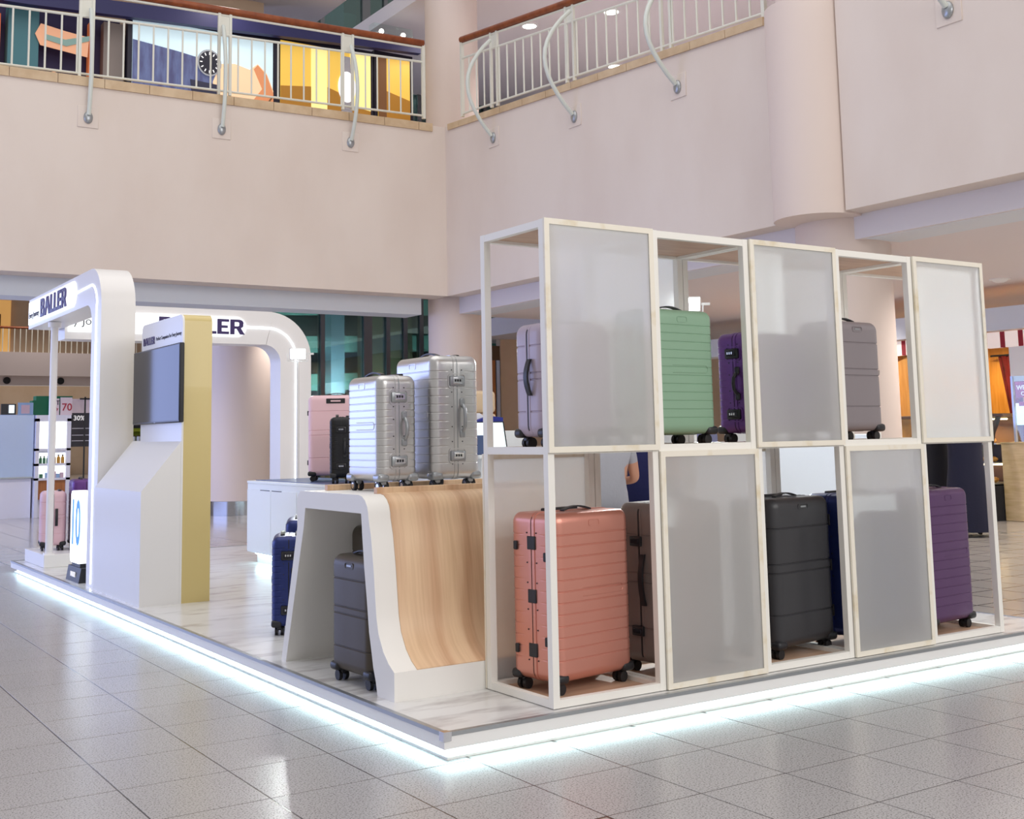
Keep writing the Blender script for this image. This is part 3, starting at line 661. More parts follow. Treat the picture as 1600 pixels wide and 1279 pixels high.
def suitcase(label, loc, rz, w, h, d, style, col, trim='black_plastic', open_top=0.0, hub=None):
    """big face looks to local -Y, lock side is +X, hinge side is -X"""
    t = thing('suitcase', label, 'suitcase', loc, rz, 'suitcases on show', True)
    wz = 0.052; hb = h-wz; sm = 'shell_'+col
    if style == 'frame':
        gr = [0.13+i*(0.74/11) for i in range(12)]
        b = obj('shell', shift(shell_mesh(w, d, hb, gr, 0.0026, gw=.0024), dz=wz), sm, t, 30)
        crisp(b, wz, hb); R = 0.045
        for s in (-1, 1):
            m = MB().band(ring_xz(w, hb, R, .0035), ring_xz(w, hb, R, -.012), 'y', s*.011-.008, s*.011+.008, True); obj('frame_rail', shift(m, dz=wz), sm, t, 40)
        m = MB().band(ring_xz(w, hb, R, .0012), ring_xz(w, hb, R, -.012), 'y', -.004, .004, True); obj('seam', shift(m, dz=wz), 'rubber' if trim != 'alu_trim' else 'alu_trim', t, 40)
        for z in (.79, .185):
            zc = wz+hb*z
            l = obj('latch', MB().bev(w/2-.002, w/2+.016, -.045, .04, zc-.026, zc+.026, .006), trim, t)
            obj('dial_plate', MB().bev(w/2+.012, w/2+.021, -.03, .028, zc-.015, zc+.017, .003, 1), 'chrome' if trim == 'alu_trim' else 'black_gloss', l)
            for k in range(3): obj('dial', MB().box(w/2+.018, w/2+.0235, -.022+k*.014, -.014+k*.014, zc-.004, zc+.008), 'rubber' if trim == 'alu_trim' else 'chrome', l, 0)
            obj('latch_well', MB().band(rr2(.105, .078, .018, 0, zc), rr2(.092, .065, .014, 0, zc), 'x', w/2-.003, w/2+.0045, True), sm, l)
        z0, z1 = wz+hb*.36, wz+hb*.62; x = w/2
        hn = obj('side_handle', MB().tube([(x+.002, .028, z0+.012), (x+.018, .028, z0+.02), (x+.034, .028, z0+.04), (x+.038, .028, (z0+z1)/2), (x+.034, .028, z1-.04), (x+.018, .028, z1-.02), (x+.002, .028, z1-.012)], .0095, 10), trim, t)
        for z in (z0, z1): obj('handle_mount', MB().bev(x-.002, x+.014, .014, .042, z-.018, z+.018, .004, 1), trim, hn)
        for z in (.82, .5, .18):
            obj('hinge', MB().bev(-w/2-.007, -w/2+.003, -.026, .026, wz+hb*z-.03, wz+hb*z+.03, .003, 1), 'black_plastic' if trim != 'alu_trim' else 'alu_trim', t)
        for y in (-.30, .34):
            for z in ((.74, .24) if y < 0 else (.8, .18)):
                obj('stud', MB().bev(-w/2-.011, -w/2+.002, y*d-.011, y*d+.011, wz+hb*z-.02, wz+hb*z+.02, .004, 1), 'black_plastic', t)
        # pressed outline and rivets
        zc = wz+hb*.52
        for s in (-1, 1):
            yy = s*(d/2+.0005)
            obj('emblem_line', MB().tube([(-w*.16, yy, zc-.018), (w*.34, yy, zc-.018), (w*.36, yy, zc-.012), (w*.37, yy, zc), (w*.36, yy, zc+.012), (w*.34, yy, zc+.018), (-w*.16, yy, zc+.018)], .0016, 5), sm, t)
        zt = wz+hb-.05
        obj('name_plate', MB().band(rr2(.07, .03, .01, 0, zt), rr2(.064, .024, .008, 0, zt), 'y', -d/2-.0015, -d/2+.002, True), sm, t)
        for zr in (.12, .3, .42, .58, .7, .88):
            for y in (-.03, .03): obj('rivet', placed(MB().lathe([(.0035, 0), (.0035, .0025)], (0, 0, 0), 6), FACE_NX, (-w/2-.0005, y, wz+hb*zr)), 'black_plastic', t, 0)
            for y in (-.03, .03):
                m = MB().lathe([(.0035, 0), (.0035, .0025)], (0, 0, 0), 6); obj('rivet', placed(m, Matrix(((0, 0, 1), (1, 0, 0), (0, 1, 0))), (w/2-.001, y, wz+hb*zr)), 'black_plastic', t, 0)
    else:
        b = obj('shell', shift(shell_mesh(w, d, hb, [.22, .50, .56, .80] if style == 'zip' else [.25, .5, .75], 0.004, 0.05, 0.055, .003, 0.12), dz=wz), sm, t, 32)
        crisp(b, wz, hb)
        m = MB().band(ring_xz(w, hb, .05, .002), ring_xz(w, hb, .05, -.012), 'y', -.016, -.006, True); obj('zip_edge', shift(m, dz=wz), sm, t, 40)
        m = MB().band(ring_xz(w, hb, .05, .002), ring_xz(w, hb, .05, -.012), 'y', .006, .016, True); obj('zip_edge', shift(m, dz=wz), sm, t, 40)
        m = MB().band(ring_xz(w, hb, .05, .0008), ring_xz(w, hb, .05, -.012), 'y', -.005, .005, True); obj('zip', shift(m, dz=wz), 'rubber', t, 40)
        for s in (-1, 1):
            x = s*w/2; z0, z1 = wz+hb*.36, wz+hb*.68
            if s == 1:
                pts = []
                for i in range(9):
                    u = i/8; pts.append((x+.004+.020*math.sin(PI*u), z0+(z1-z0)*u))
                pin = [(p[0]+.012, p[1]) for p in pts]
                obj('side_handle', MB().band(pin, pts, 'y', .016, .042), 'black_plastic', t)
            for zf in (.16, .78): obj('stud', MB().bev(min(x, x+s*.012)-.002, max(x, x+s*.012)+.002, -.05-.012, -.05+.012, wz+hb*zf-.022, wz+hb*zf+.022, .004, 1), 'black_plastic', t) if s == -1 else None
        if col == 'taupe':
            for z in (.76, .2):
                zc = wz+hb*z; l = obj('latch', MB().bev(w/2-.002, w/2+.016, -.05, .02, zc-.024, zc+.024, .006), 'black_plastic', t)
                obj('dial_plate', MB().bev(w/2+.012, w/2+.02, -.04, .01, zc-.012, zc+.012, .003, 1), 'black_gloss', l)
        zt = wz+hb-.045
        obj('name_plate', MB().band(rr2(.085, .03, .012, 0, zt), rr2(.078, .023, .009, 0, zt), 'y', -d/2-.002, -d/2+.002, True), sm, t)
        obj('name_bar', MB().box(-.022, .022, -d/2-.0018, -d/2+.002, zt-.004, zt+.004), 'alu_trim', t, 0)
        zc = wz+hb*.53
        obj('emblem_line', MB().tube([(w*.40, -d/2+.002, zc-.016), (w*.43, -d/2+.003, zc-.008), (w*.44, -d/2+.004, zc+.004), (w*.43, -d/2+.003, zc+.016)], .002, 5), sm, t)
    # corner guards and casters
    for sx in (-1, 1):
        for sy in (-1, 1):
            cx, cy = sx*(w/2-.048), sy*(d/2-.045)
            g = 'black_plastic' if trim != 'alu_trim' else 'alu_trim'
            xs = sorted((sx*(w/2-.075), sx*(w/2+.0025))); ys = sorted((sy*(d/2-.06), sy*(d/2+.0025)))
            obj('corner_guard', MB().bev(xs[0], xs[1], ys[0], ys[1], wz-.004, wz+.038, .016, 3), g, t)
            k = obj('caster', MB().bev(cx-.018, cx+.018, cy-.016, cy+.016, .03, wz+.004, .006, 1), g, t)
            for q in (-1, 1):
                m = MB().tube([(cx-.006, cy+q*.017-.009, .025), (cx-.006, cy+q*.017+.009, .025)], .025, 16)
                wl = obj('wheel', m, 'rubber', k)
                if hub: obj('hub', MB().tube([(cx-.006, cy+q*.017-.0105, .025), (cx-.006, cy+q*.017+.0105, .025)], .015, 12), hub, k)
    if label.startswith('large pale pink'):
        g = obj('grip_plate', MB().bev(-.085, .085, -d/2-.004, -d/2+.004, wz+hb-.075, wz+hb-.03, .003, 1), 'black_plastic', t)
        obj('grip_slot', MB().bev(-.045, .045, -d/2-.006, -d/2, wz+hb-.06, wz+hb-.046, .002, 1), sm, g)
    top = wz+hb
    th = obj('trolley_handle', MB().bev(-.11, .11, d*.18, d*.18+.03, top-.006, top+.012+open_top, .006), 'black_plastic', t)
    pts = [(-.09+.18*i/8, top+.001+.016*math.sin(PI*i/8)) for i in range(9)]
    obj('top_handle', MB().band([(p[0], p[1]+.007) for p in pts], pts, 'y', -.05, -.025), 'black_plastic', t)
    return t
def rr2(a, b, r, cy, cz):
    pts = []
    for sx, sz, ang in ((1, 1, 0), (-1, 1, 90), (-1, -1, 180), (1, -1, 270)): pts += arc(cy+sx*(a/2-r), cz+sz*(b/2-r), r, ang, ang+90, 4)
    return pts
Z1 = 1.09      # rack upper shelf
TT = 0.885     # table top
suitcase('copper ribbed suitcase with black hinges in the lower rack cell at the near corner', (0.905, 0.365, 0.016), rad(9), 0.5, 0.785, 0.3, 'frame', 'copper')
suitcase('taupe suitcase with black latches behind the copper one in the lower rack row', (1.52, 0.37, 0.016), rad(188), 0.46, 0.8, 0.3, 'zip', 'taupe')
suitcase('large black smooth suitcase in the middle open cell of the lower rack row', (2.26, 0.35, 0.016), rad(7), 0.5, 0.79, 0.3, 'zip', 'black')
suitcase('navy ribbed suitcase right of the large black one in the lower rack row', (2.80, 0.34, 0.016), rad(5), .44, .79, .30, 'frame', 'navy')
suitcase('plum ribbed suitcase in the last open cell of the lower rack row', (3.43, 0.325, 0.016), rad(6), 0.46, 0.79, 0.28, 'frame', 'plum')
suitcase('lavender cabin suitcase on the upper rack shelf at the near corner', (0.80, 0.245, Z1), rad(180), 0.4, 0.56, 0.24, 'zip', 'lavender')
suitcase('sage green ribbed suitcase on the upper rack shelf', (1.48, 0.33, Z1), rad(4), 0.46, 0.66, 0.27, 'frame', 'green')
suitcase('purple ribbed suitcase with black latches on the upper rack shelf', (2.15, 0.34, Z1), rad(184), 0.4, 0.57, 0.26, 'frame', 'purple')
suitcase('grey smooth suitcase on the upper rack shelf near the far end', (2.70, 0.28, Z1), rad(4), 0.42, 0.645, 0.26, 'zip', 'grey')
suitcase('smaller silver suitcase with steel latches on the wooden table', (0.395, 1.27, TT), rad(-90), .37, .575, .225, 'frame', 'silver', 'alu_trim', hub='chrome')
suitcase('larger silver suitcase with steel latches on the wooden table', (0.725, 1.28, TT), rad(-90), 0.42, 0.68, 0.285, 'frame', 'silver', 'alu_trim', hub='chrome')
suitcase('charcoal cabin suitcase in front under the wooden table', (0.215, 1.04, 0), rad(-88), 0.4, 0.595, 0.24, 'zip', 'charcoal')
suitcase('taller charcoal suitcase at the back under the wooden table', (0.47, 1.375, 0), rad(-90), 0.38, 0.7, 0.24, 'zip', 'charcoal')
suitcase('small navy suitcase with black latches beside the table leg on the platform', (0.50, 2.70, 0), rad(-114), 0.36, 0.575, 0.20, 'frame', 'navy')
suitcase('taller navy suitcase behind the small one beside the table leg', (0.83, 3.25, 0), rad(-114), .42, .63, .22, 'frame', 'navy')
suitcase('large pale pink suitcase on the white counter', (2.25, 5.72, 0.775), rad(-30), .50, .77, .30, 'zip', 'pink')
suitcase('small jet black ribbed suitcase on the counter before the pink one', (2.01, 5.12, 0.775), rad(-116), .34, .56, .20, 'frame', 'jet')
suitcase('pale pink cabin suitcase on the end block by the white corner post', (0.30, 8.12, 0.12), rad(-100), .36, .57, .24, 'zip', 'pink')
suitcase('tall purple suitcase on the end block beside the small pink one', (0.57, 8.0, 0.12), rad(-98), 0.42, 0.68, 0.26, 'frame', 'purple')

# ================================================================== THE RACK
RX, RY, RW, RD, RH, RM = 0.57, 0.064, 3.14, 0.517, 2.1, 1.07
cw = RW/5; F = 0.034
t = thing('display_rack', 'tall white display rack of ten cells with frosted panels in a chequer pattern', 'rack', (RX+RW/2, RY+RD/2, 0))
for i in range(5):
    x0 = RX+i*cw+.002; x1 = RX+(i+1)*cw-.002
    for (a, b) in ((x0, x0+F), (x1-F, x1)):
        for (c, d) in ((RY, RY+F), (RY+RD-F, RY+RD)):
            obj('post', MB().box(a, b, c, d, 0.003, RH), 'rack_white', t, 0)
    for z in (0.003, RM-.005, RH-F):
        for (c, d) in ((RY+.001, RY+F-.001), (RY+RD-F+.001, RY+RD-.001)):
            obj('rail', MB().box(x0+F, x1-F, c, d, z, z+F-.001), 'rack_white', t, 0)
        for (a, b) in ((x0+.001, x0+F-.001), (x1-F+.001, x1-.001)):
            obj('side_rail', MB().box(a, b, RY+F, RY+RD-F, z, z+F-.001), 'rack_white', t, 0)
    for nm, z, h in (('shelf_board', .008, .008), ('shelf_board', RM+.008, .012), ('top_board', RH-.02, .016)):
        obj(nm, MB().box(x0+.012, x1-.012, RY+.012, RY+RD-.012, z, z+h), 'rack_board', t, 0)
    # frosted panels: front where (row+col) even, back elsewhere
    for row in (0, 1):
        z0, z1 = (0.004, RM-.004) if row == 0 else (RM+.002, RH+.002)
        front = (i+row) % 2 == 1
        y0 = RY-.014 if front else RY+RD+.002
        p = obj('panel_frame', MB().band([(x0-.001, z0), (x1+.001, z0), (x1+.001, z1), (x0-.001, z1)], [(x0+.026, z0+.026), (x1-.026, z0+.026), (x1-.026, z1-.026), (x0+.026, z1-.026)], 'y', y0, y0+.012, True), 'rack_cream', t, 0)
        obj('frosted_panel', MB().box(x0+.026, x1-.026, y0+.003, y0+.008, z0+.026, z1-.026), 'frosted_acrylic', p, 0)

# ================================================================== THE TABLE
tx0, tx1 = 0.10, 1.16
t = thing('display_table', 'white arched display table with a wood-clad sweeping front', 'table', (0.6, 1.2, 0))
def path_off():
    # outer line of the arch in (y, z), from the back foot over the top to the front toe
    out = [(1.86, 0.0)] + [(1.655, .70)] + [(1.60+.06*math.cos(rad(a)), .825+.06*math.sin(rad(a))) for a in (-5, 20, 45, 70, 90)] + [(.94+.10*math.cos(rad(a)), .785+.10*math.sin(rad(a))) for a in (90, 110, 130, 150, 170, 182)]
    out += [(.815, .70), (.79, .55), (.775, .42), (.765, .34), (.745, .27), (.70, .20), (.65, .155), (.598, .125), (.598, 0.0)]
    inn = [(1.80, 0.0)] + [(1.575, .70)] + [(1.555, .80)]*5 + [(.915, .80)]*6
    inn += [(.905, .70), (.885, .55), (.862, .42), (.85, .34), (.84, .27), (.82, .20), (.80, .12), (.775, .06), (.76, 0.0)]
    return out, inn
o_, i_ = path_off()
body = obj('arch_body', MB().band(o_, i_, 'x', tx0, tx1), 'white_matte', t, 45)
wo = []; wi = []
for k in range(7, len(o_)-1):
    p = o_[k]; a = o_[k-1]; b = o_[k+1] if k+1 < len(o_)-1 else (o_[k][0]-.03, o_[k][1]-.005)
    tx_, ty_ = b[0]-a[0], b[1]-a[1]; L = math.hypot(tx_, ty_); nx, ny = ty_/L, -tx_/L
    if nx > 0 or (abs(nx) < 1e-3 and ny < 0): nx, ny = -nx, -ny
    wo.append((p[0]+nx*.004, p[1]+ny*.004)); wi.append((p[0]-nx*.002, p[1]-ny*.002))
obj('wood_cladding', MB().band(wo, wi, 'x', tx0+.115, tx1), 'table_wood', t, 45)
for lab, x0, x1, y0, y1 in (('front', .205, tx1, .955, .99), ('back', .20, tx1, 1.50, 1.535)):
    obj('wheel_stop', MB().bev(x0, x1, y0, y1, TT, TT+.03, .002, 1), 'table_wood', t, 0)

# ================================================================== PORTALS, KIOSK, COUNTER
# near-left portal: beam along y on the platform edge, leg beside the kiosk
pt = thing('sign_portal', 'white rounded portal with lit sign and light line along the left platform edge', 'portal', (0.2, 5.8, 0))
R = .34; th = .30; zt = 2.62; ya = 5.66
outer = [(ya, 0), (ya, zt-R)] + arc(ya+R, zt-R, R, 180, 90, 10)[1:] + [(8.50, zt)]
inner = [(ya+th, 0), (ya+th, zt-R-.12)] + arc(ya+th+.16, zt-th-.16, .16, 180, 90, 10)[1:] + [(8.50, zt-th)]
obj('frame', MB().band(outer, inner, 'x', .10, .38), 'portal_white', pt, 45)
mid = [(ya+th/2, 0.02), (ya+th/2, zt-R)] + arc(ya+R-.01, zt-R, R-th/2+.01, 180, 90, 10)[1:] + [(6.52, zt-th/2)]
def offs(path, d):
    r = []
    for i, p in enumerate(path):
        a = path[max(i-1, 0)]; b = path[min(i+1, len(path)-1)]; L = math.hypot(b[0]-a[0], b[1]-a[1])
        r.append((p[0]-(b[1]-a[1])/L*d, p[1]+(b[0]-a[0])/L*d))
    return r
obj('light_line', MB().band(offs(mid, .006), offs(mid, -.006), 'x', .094, .102), 'led_white', pt)
sg = obj('sign_panel', MB().prism([(8.46, 2.36), (8.46, 2.585)] + [(6.60, 2.585)] + [(6.60+.1*math.cos(rad(a)), 2.4725+.1125*math.sin(rad(a))) for a in (100, 130, 160, 180, 200, 230, 260)] + [(6.60, 2.36)], 'x', .088, .10), 'sign_lit', pt, 0)
put_logo(sg, .178, FACE_NX, (.080, 7.86, 2.384), sx=1.53)
obj('slogan', placed(text_mb('Every Journey', .082, 0, .002, 'RIGHT'), FACE_NX, (.084, 7.96, 2.42)), 'text_dark', sg, 0)
# far portal: beam along x at the far edge, leg at its right end
pt2 = thing('sign_portal', 'white rounded portal with lit sign across the far edge of the platform', 'portal', (1.6, 8.3, 0))
xb = 3.10; R = .52; th = .37; zt = 2.58
outer = [(0.39, zt), (xb-R, zt)] + arc(xb-R, zt-R, R, 90, 0, 12)[1:] + [(xb, 0)]
inner = [(0.39, zt-th), (xb-R-.02, zt-th)] + arc(xb-th-.20, zt-th-.20, .20, 90, 0, 12)[1:] + [(xb-th, 0)]
obj('frame', MB().band(outer, inner, 'y', 8.2, 8.50), 'portal_white', pt2, 45)
mid = [(2.30, zt-th/2), (xb-R, zt-th/2)] + arc(xb-R, zt-R, R-th/2, 90, 0, 12)[1:] + [(xb-th/2, .8), (xb-th/2, 0.02)]
obj('light_line', MB().band(offs(mid, .007), offs(mid, -.007), 'y', 8.192, 8.202), 'led_white', pt2)
sg = obj('sign_panel', MB().prism([(0.42, 2.285), (0.42, 2.50), (2.22, 2.50)] + [(2.22+.1*math.cos(rad(a)), 2.3925+.1075*math.sin(rad(a))) for a in (80, 50, 20, 0, -20, -50, -80)] + [(2.22, 2.285)], 'y', 8.185, 8.2), 'sign_lit', pt2, 0)
put_logo(sg, .165, FACE_NY, (1.345, 8.178, 2.31), sx=1.48)
obj('slogan', placed(text_mb('Every Journey', .12, 0, .002, 'RIGHT'), FACE_NY, (.93, 8.182, 2.36)), 'text_dark', sg, 0)
obj('joint_line', MB().box(1.09, 1.094, 8.183, 8.19, 2.285, 2.50), 'alu_trim', sg, 0)
t = thing('corner_post', 'slim round white post holding up the corner of the two portals', 'post', (.155, 7.62, .12))
obj('pole', MB().tube([(.165, 7.62, .12), (.165, 7.62, 2.27)], .035, 16), 'portal_white', t)
obj('collar', MB().lathe([(.06, 0), (.06, .05)], (.165, 7.62, 2.265), 20), 'portal_white', t)
obj('foot', MB().lathe([(.055, 0), (.05, .015)], (.165, 7.62, .12), 20), 'portal_white', t)
t = thing('end_block', 'low white block under the pink and purple suitcases at the far corner', 'plinth', (.5, 8, 0))
obj('block', MB().bev(.11, 1.15, 7.56, 8.42, 0, .12, .004, 1), 'white_gloss', t, 0)
# kiosk with screen
t = thing('screen_kiosk', 'white kiosk with sloped desk, gold side and wall-mounted screen', 'kiosk', (.3, 4.9, 0))
obj('desk', MB().prism([(.066, 0), (.36, 0), (.36, 1.163), (.066, .80)], 'y', 4.335, 5.60), 'kiosk_white', t, 0)
def slab(y0, y1, z1, r): return [(y0, 0), (y1, 0), (y1, z1-r)] + arc(y1-r, z1-r, r, 0, 90, 6)[1:] + arc(y0+r, z1-r, r, 90, 180, 6)
pts = slab(4.332, 5.36, 2.085, .06)
obj('front_panel', MB().prism(pts, 'x', .352, .366), 'kiosk_white', t, 40)
obj('gold_body', MB().prism(pts, 'x', .366, .575), 'gold', t, 40)
tv = obj('screen', MB().bev(.315, .35, 4.275, 5.455, 1.29, 1.87, .006, 1), 'black_plastic', t)
obj('glass', MB().box(.3135, .3155, 4.288, 5.442, 1.305, 1.858), 'black_gloss', tv, 0)
obj('badge', MB().box(.3125, .3145, 4.85, 4.88, 1.295, 1.300), 'alu_trim', tv, 0)
for p in logo_parts(.085)[0]: obj('printed_logo', placed(p, FACE_NX, (.350, 5.31, 1.915), (.9, .7, .4)), 'logo_purple', t, 0)
obj('slogan', placed(text_mb('Perfect Companion For Every Journey', .04, 0, .001), FACE_NX, (.351, 4.98, 1.935)), 'text_dark', t, 0)
# lit suitcase sign on a stand
t = thing('light_sign', 'glowing suitcase-shaped sign with a blue 10 on a black stand', 'light sign', (.13, 6.3, 0))
obj('stand', MB().prism([(.07, 0), (.21, 0), (.19, .12), (.09, .12)], 'y', 6.08, 6.52), 'black_plastic', t, 0)
obj('neck', MB().box(.10, .18, 6.16, 6.44, .12, .16), 'black_plastic', t, 0)
bd = obj('lit_body', MB().prism([(p[0]+6.3, p[1]+.45) for p in rr2(.36, .60, .05, 0, 0)], 'x', .09, .19), 'sign_lit', t, 40)
M['sign_lit_strong'] = M['sign_lit'].copy(); M['sign_lit_strong'].node_tree.nodes['Principled BSDF'].inputs['Emission Strength'].default_value = 1.6
bd.data.materials[0] = M['sign_lit_strong']
mat('digit_blue', srgb(60, 140, 210), .4, emit=srgb(60, 140, 210), es=.5)
obj('numeral', placed(text_mb('10', .42, .008, .001, 'CENTER'), FACE_NX, (.087, 6.3, .31), (.82, 1.25, 1)), 'digit_blue', t, 0)
for k, p in enumerate(logo_parts(.04)[0]): obj('stand_logo', placed(p, FACE_NX, (.074, 6.37, .04), (1, 1, .5)), 'letter_white', t, 0)
# white counter
t = thing('white_counter', 'long white counter with cupboard doors and a light under it', 'counter', (2.2, 5.6, 0))
cx0, cx1, cy0, cy1 = 1.80, 2.55, 4.35, 6.77
obj('carcass', MB().bev(cx0, cx1, cy0, cy1, .10, .745, .004, 1), 'counter_white', t, 0)
obj('worktop', MB().bev(cx0-.004, cx1+.004, cy0-.004, cy1+.004, .745, .768, .003, 1), 'counter_white', t, 0)
obj('inlay', MB().box(cx0+.06, cx1-.04, cy0+.04, cy1-.06, .768, .775), 'counter_top', t, 0)
n = 4; dw = (cy1-cy0-.06)/n
for k in range(n):
    a = cy0+.03+k*dw+.004; b = cy0+.03+(k+1)*dw-.004
    d = obj('door', MB().bev(cx0-.016, cx0, a, b, .115, .69, .002, 1), 'counter_white', t, 0)
    obj('finger_pull', MB().box(cx0-.017, cx0-.014, a+.02 if k % 2 else b-.25, a+.25 if k % 2 else b-.02, .684, .691), 'black_plastic', d, 0)
obj('plinth', MB().box(cx0+.08, cx1-.05, cy0+.06, cy1-.06, 0, .10), 'white_matte', t, 0)
obj('light_strip', MB().box(cx0+.06, cx0+.075, cy0+.06, cy1-.06, .078, .096), 'led_cool', t, 0)
# floodlights on stands
def flood(label, x, y, z, target, power, zb=0.0):
    t = thing('floodlight', label, 'floodlight', (x, y, zb), group='floodlights on poles')
    d = (Vector(target)-Vector((x, y, z))); d.z = d.z*.6; d.normalize(); q = d.to_track_quat('-Y', 'Z').to_matrix()
    P = Vector((x, y, z))
    obj('housing', placed(MB().bev(-.085, .085, 0.002, .05, -.06, .06, .008, 1), q, P), 'lamp_metal', t)
    obj('lamp_face', placed(MB().box(-.07, .07, -.004, .002, -.048, .048), q, P), 'flood_face', t, 0)
    obj('bracket', placed(MB().band([(-.11, -.0), (-.105, -.08), (.105, -.08), (.11, 0)], [(-.1, 0), (-.095, -.07), (.095, -.07), (.1, 0)], 'y', .015, .035), q, P), 'lamp_metal', t, 0)
    obj('arm_knob', placed(MB().box(.09, .16, .018, .032, -.01, .01), q, P), 'lamp_metal', t, 0)
    px, py = x+q.col[1].x*.025, y+q.col[1].y*.025
    obj('pole', MB().tube([(px, py, zb+.012), (px, py, z-.07)], .016, 10), 'lamp_metal', t)
    obj('base', MB().lathe([(.13, 0), (.13, .012), (.03, .02)], (px, py, zb), 24), 'lamp_metal', t)
    l = bpy.data.lights.new('floodlight_beam', 'AREA'); l.shape = 'RECTANGLE'; l.size = .14; l.size_y = .096; l.energy = power; l.color = (.92, 1, 1); l.spread = rad(150)
    lo = bpy.data.objects.new('floodlight_beam', l); C.objects.link(lo); lo.matrix_world = Matrix.Translation(P+d*.012) @ d.to_track_quat('-Z', 'Y').to_matrix().to_4x4()
    lo.parent = None
flood('floodlight on a pole before the leg of the far portal', 2.42, 7.0, 2.02, (0.6, 2.4, .9), 7)
flood('floodlight on a pole behind the sage green suitcase', 4.0, 2.86, 2.17, (2.2, 0, 1.4), 55)

# ================================================================== CASH DESK AND WHAT STANDS ON IT
t = thing('cash_desk', 'white cash desk behind the rack with a laptop on it', 'desk', (3.2, 4.3, 0))
obj('body', MB().bev(2.75, 3.75, 4.05, 4.65, .0, .97, .004, 1), 'counter_white', t, 0)
obj('top', MB().bev(2.7, 3.8, 4.0, 4.7, .97, 1.0, .004, 1), 'counter_white', t, 0)
t = thing('laptop', 'open laptop with a pale screen on the cash desk', 'laptop', (3.0, 4.1, 1.0))
obj('base', MB().bev(2.80, 3.18, 4.06, 4.30, 1.0, 1.016, .004, 1), 'black_plastic', t)
sc = obj('lid', MB().prism([(4.30, 1.012), (4.312, 1.012), (4.372, 1.272), (4.36, 1.275)], 'x', 2.80, 3.18), 'black_plastic', t, 0)
obj('display', MB().prism([(4.2985, 1.026), (4.30, 1.024), (4.3575, 1.264), (4.3555, 1.266)], 'x', 2.815, 3.165), 'screen_light', sc, 0)
obj('menu_bar', MB().prism([(4.352, 1.246), (4.353, 1.246), (4.3555, 1.255), (4.3545, 1.256)], 'x', 2.815, 3.165), 'text_dark', sc, 0)
t = thing('card_terminal', 'dark blue grey box beside the laptop on the cash desk', 'box', (2.74, 4.1, 1.0))
obj('case', MB().bev(2.71, 2.785, 4.05, 4.25, 1.0, 1.16, .006, 1), 'counter_top', t)
t = thing('paper_bag', 'folded white paper sheet standing behind the laptop', 'paper', (2.9, 4.5, 1.0))
obj('sheet', MB().prism([(2.72, 1.0), (3.2, 1.0), (3.2, 1.22), (3.0, 1.35), (2.72, 1.35)], 'y', 4.46, 4.47), 'paper_white', t, 0)
t = thing('blue_pouch', 'bright blue wedge shaped pouch behind the laptop', 'pouch', (3.1, 4.42, 1.2))
obj('pouch', MB().prism([(2.92, 1.0), (3.2, 1.0), (3.2, 1.31), (3.06, 1.325), (2.93, 1.285)], 'y', 4.40, 4.45), 'bag_blue', t, 0)
t = thing('side_shelf', 'low white shelf unit behind the cash desk', 'shelf', (3.4, 5.2, 0))
obj('shelf_body', MB().bev(2.9, 3.9, 5.0, 5.45, 0, 1.20, .004, 1), 'counter_white', t, 0)
t = thing('beige_case', 'beige hard case with dark clasps lying behind the cash desk', 'suitcase', (3.2, 5.2, 1.2))
obj('lower_shell', MB().bev(3.0, 3.56, 5.05, 5.40, 1.20, 1.36, .03, 3), 'beige_case', t)
obj('upper_shell', MB().bev(3.0, 3.56, 5.05, 5.40, 1.365, 1.57, .04, 3), 'beige_case', t)
for x_ in (3.12, 3.30, 3.47): obj('clasp', MB().bev(x_-.02, x_+.02, 5.035, 5.055, 1.34-(.03 if x_ > 3.4 else 0), 1.42-(.03 if x_ > 3.4 else 0), .004, 1), 'case_brown', t)

